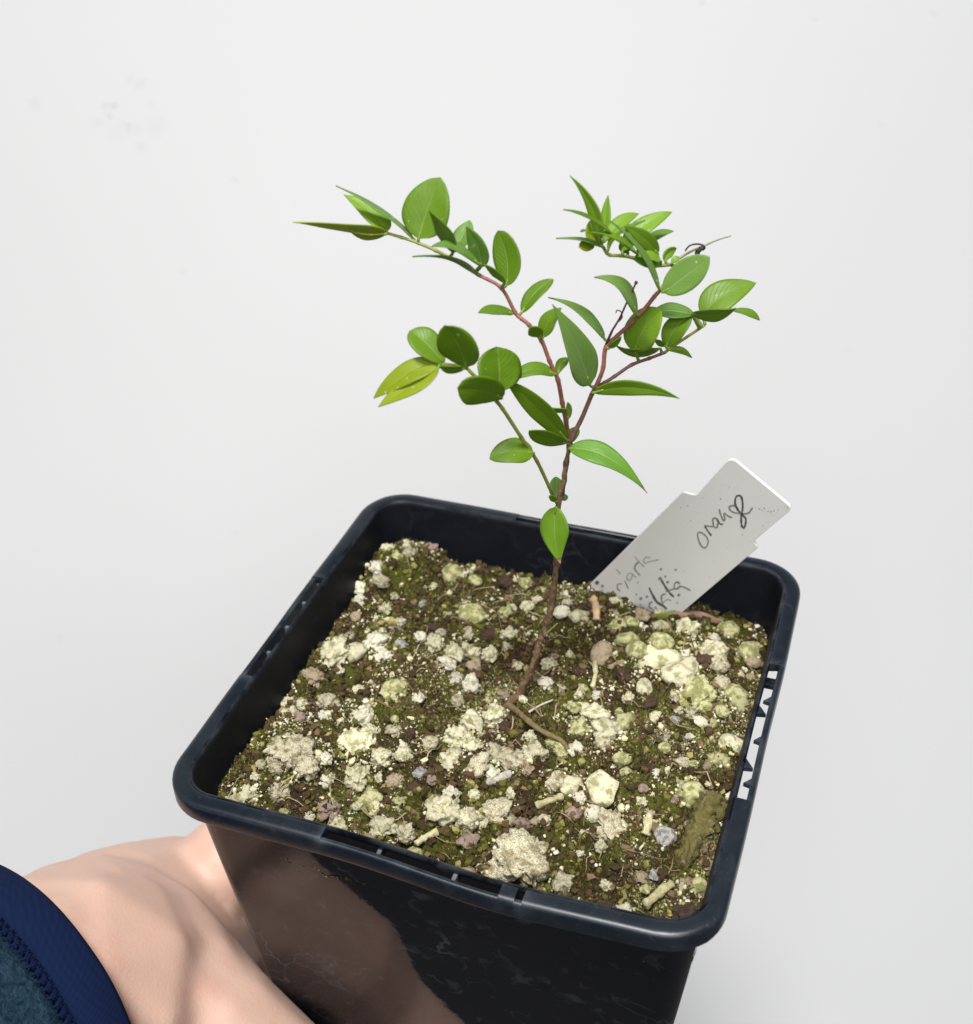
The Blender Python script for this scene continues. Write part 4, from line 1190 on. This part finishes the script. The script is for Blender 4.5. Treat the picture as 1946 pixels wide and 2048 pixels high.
# ------------------------------------------------------------------ hand and sleeve
person = empty('person', None, 'hand in a navy cuffed fleece sleeve gripping the black pot from the left', 'person')
def mat_skin():
    M = NT('skin'); co = M.coord()
    n1 = M.noise(38, 4, .6, co); n2 = M.noise(1100, 3, .6, co); n3 = M.noise(110, 4, .6, co)
    c = M.mix(M.ramp(n1, [(.35, 0), (.65, 1)]), (0.55, 0.350, 0.272), (0.57, 0.385, 0.305))
    c = M.mix(M.math('MULTIPLY', M.ramp(n3, [(.5, 0), (.7, 1)]), .38), c, (0.53, 0.275, 0.22))
    M.set(Base_Color=c, Roughness=.5, Subsurface_Weight=.35, Subsurface_Scale=.004, Specular_IOR_Level=.35)
    M.b.inputs['Subsurface Radius'].default_value = (1.0, .35, .2)
    vo = M.node('ShaderNodeTexVoronoi', feature='DISTANCE_TO_EDGE'); vo.inputs['Scale'].default_value = 1500; vo.inputs['Randomness'].default_value = 1.0
    mp = M.node('ShaderNodeMapping'); mp.inputs['Scale'].default_value = (1.0, .45, 1.0); mp.inputs['Rotation'].default_value = (.3, .4, .9)
    M.link(co, mp.inputs[0]); M.link(mp.outputs[0], vo.inputs['Vector'])
    ln_ = M.ramp(vo.outputs['Distance'], [(0.0, 0.0), (0.16, 1.0)])
    M.bump(M.math('ADD', M.math('ADD', M.math('MULTIPLY', n2, .4), M.math('MULTIPLY', ln_, .16)), n3), .20, .0005)
    return M.m
def chain(bm, pts):
    for (p, r), (q, s_) in zip(pts[:-1], pts[1:]):
        L = (q - p).length
        k = max(2, int(L / (min(r, s_) * 0.22)))
        for i in range(k + 1):
            t = i / k
            t2 = t
            mat = Matrix.Translation(p.lerp(q, t2))
            bmesh.ops.create_icosphere(bm, subdivisions=2, radius=r + (s_ - r) * t2, matrix=mat)
bmh = bmesh.new()
D = at_depth
wr0 = D(-620, 2480, .168); wr1 = D(-120, 2200, .203); wr2 = D(130, 2040, .222)
FOREARM = [(wr0, .0335), (wr1, .0300), (wr2, .0278)]
palm = D(225, 2005, .230)
chain(bmh, FOREARM + [(palm, .0225)])
chain(bmh, [(D(270, 1940, .234), .0165), (D(330, 1985, .231), .0160), (D(370, 2040, .229), .0155)])
knuck = Vector((-.0600, -.012, -.062))
web = D(425, 1800, .268)
chain(bmh, [(D(130, 2000, .230), .0243), (D(240, 1890, .249), .0205), (D(330, 1838, .262), .0175), (web, .0130)])
chain(bmh, [(D(170, 1950, .232), .0225), (D(285, 1912, .236), .0150), (D(385, 1985, .233), .0125), (D(440, 2050, .230), .0120)])   # skin fold between thumb and forefinger
chain(bmh, [(web, .0130), (knuck, .0105), (Vector((-.056, .012, -.066)), .0092), (Vector((-.052, .034, -.067)), .0086), (Vector((-.040, .049, -.066)), .0080), (Vector((-.022, .050, -.066)), .0072)])      # index
k2 = Vector((-.061, -.022, -.080))
chain(bmh, [(palm, .0225), (k2, .0120), (Vector((-.053, .010, -.084)), .0096), (Vector((-.050, .036, -.085)), .0090), (Vector((-.036, .049, -.084)), .0083), (Vector((-.014, .048, -.083)), .0074)])   # middle
k3 = Vector((-.057, -.030, -.098))
chain(bmh, [(palm, .0220), (k3, .0120), (Vector((-.038, -.010, -.1010)), .0093), (Vector((-.018, .004, -.0995)), .0087), (Vector((.004, .012, -.0985)), .0080), (Vector((.020, .014, -.0975)), .0072)])  # ring, under the base
k4 = Vector((-.050, -.040, -.108))
chain(bmh, [(palm, .0205), (k4, .0115), (Vector((-.030, -.026, -.1050)), .0085), (Vector((-.012, -.020, -.0990)), .0079), (Vector((.006, -.016, -.0975)), .0068)])                                  # little
tb = D(400, 2075, .2275)
chain(bmh, [(palm, .0225), (D(310, 2035, .228), .0185), (tb, .0160), (D(560, 2185, .2305), .0132), (Vector((-.0225, -.0445, -.084)), .0115), (Vector((-.0110, -.0420, -.090)), .0100), (Vector((-.0050, -.0415, -.094)), .0082)])  # thumb along the front
hand = mesh_obj('hand', [], [], None, person)
bmh.to_mesh(hand.data); bmh.free()
hand.data.materials.append(mat_skin())
rm = hand.modifiers.new('remesh', 'REMESH'); rm.mode = 'VOXEL'; rm.voxel_size = 0.0012; rm.use_smooth_shade = True
sm = hand.modifiers.new('smooth', 'SMOOTH'); sm.iterations = 9; sm.factor = 0.5
dg = bpy.context.evaluated_depsgraph_get()
me2 = bpy.data.meshes.new_from_object(hand.evaluated_get(dg))
hand.modifiers.clear(); hand.data = me2
me2.polygons.foreach_set('use_smooth', [True] * len(me2.polygons))
if not me2.materials: me2.materials.append(bpy.data.materials['skin'])

# sleeve: fleece tube with a smooth woven cuff band round the wrist
ax = (wr2 - wr1).normalized()
def mat_cuff():
    M = NT('navy_binding'); co = M.coord()
    mp = M.node('ShaderNodeMapping'); M.link(co, mp.inputs[0])
    w1 = M.node('ShaderNodeTexWave', wave_type='BANDS', bands_direction='DIAGONAL'); w1.inputs['Scale'].default_value = 560; w1.inputs['Distortion'].default_value = .6
    M.link(co, w1.inputs['Vector'])
    w2 = M.node('ShaderNodeTexWave', wave_type='BANDS', bands_direction='Z'); w2.inputs['Scale'].default_value = 600; w2.inputs['Distortion'].default_value = .6
    M.link(co, w2.inputs['Vector'])
    h = M.math('ADD', w1.outputs['Fac'], w2.outputs['Fac'])
    c = M.mix(M.math('MULTIPLY', h, .5), (0.0036, 0.009, 0.034), (0.0045, 0.0115, 0.042))
    M.set(Base_Color=c, Roughness=.95, Specular_IOR_Level=.1); M.bump(h, .10, .0002); return M.m
def mat_fleece():
    M = NT('blue_fleece'); co = M.coord()
    n1 = M.noise(800, 5, .8, co, .15); n2 = M.noise(170, 3, .6, co)
    c = M.mix(M.ramp(n1, [(.33, 0), (.66, 1)]), (0.002, 0.008, 0.018), (0.042, 0.090, 0.135))
    c = M.mix(M.math('MULTIPLY', n2, .4), c, (0.014, 0.036, 0.066))
    M.set(Base_Color=c, Roughness=1.0, Specular_IOR_Level=.05); M.bump(n1, 1.0, .0015); return M.m
MAT['cuff'] = mat_cuff(); MAT['fleece'] = mat_fleece()
ra = ax.cross(Vector((0, 0, 1))).normalized(); rb = ra.cross(ax)
CUFF_C = D(56, 2066, .2165)         # centre of the cuff opening
def cuff_tube(name, prof, mat, parent, ns=120, lump=0.0, seed=1):
    v, f = [], []
    for (s_, r) in prof:
        for k in range(ns):
            a = 2 * math.pi * k / ns
            d = ra * math.cos(a) * 1.03 + rb * math.sin(a)
            rr = r + 0.0004 * noise.noise(Vector((math.cos(a) * 3, math.sin(a) * 3, s_ * 120)))
            if lump: rr += lump * noise.fractal(Vector((math.cos(a) * 40, math.sin(a) * 40, s_ * 1300)), .8, 2, 3)
            v.append(CUFF_C + ax * s_ + d * rr)
    m = len(prof)
    for i in range(m - 1):
        for k in range(ns):
            k2_ = (k + 1) % ns
            f.append((i * ns + k, i * ns + k2_, (i + 1) * ns + k2_, (i + 1) * ns + k))
    o = mesh_obj(name, v, f, mat, parent); fix_normals(o); return o
RC = 0.0325
cuff_prof = [(-.0110, RC - .0022), (-.0050, RC - .0022), (-.0010, RC - .0020), (0.0, RC - .0012), (0.0, RC - .0002), (-.0010, RC + .0004), (-.0050, RC + .0006), (-.0092, RC + .0004), (-.0100, RC - .0004), (-.0104, RC - .0012)]
slv = [(-.0095, RC - .0010), (-.0102, RC + .0006), (-.0115, RC + .0013)] + [(-.0130 - .0010 * k, RC + .0016 + .00005 * k) for k in range(60)]
sleeve = cuff_tube('sleeve', slv, MAT['fleece'], person, 300, .0006)
cuff = cuff_tube('cuff', cuff_prof, MAT['cuff'], person)
# stitches along the seam
st_v, st_f = [], []
for k in range(150):
    a = 2 * math.pi * k / 150
    for (s0, s1, da) in ((-.0088, -.0112, .02), (-.0112, -.0090, .04)):
        pa = CUFF_C + ax * s0 + (ra * math.cos(a) * 1.03 + rb * math.sin(a)) * (RC + .0010)
        pb = CUFF_C + ax * s1 + (ra * math.cos(a + da) * 1.03 + rb * math.sin(a + da)) * (RC + .0016)
        v_, f_ = tube([pa, (pa + pb) / 2 + (pa - CUFF_C).normalized() * .0003, pb], [.00016] * 3, 5)
        o_ = len(st_v); st_v += v_; st_f += [tuple(i + o_ for i in q) for q in f_]
so = mesh_obj('seam_stitching', st_v, st_f, MAT['cuff'], person); so['kind'] = 'stuff'
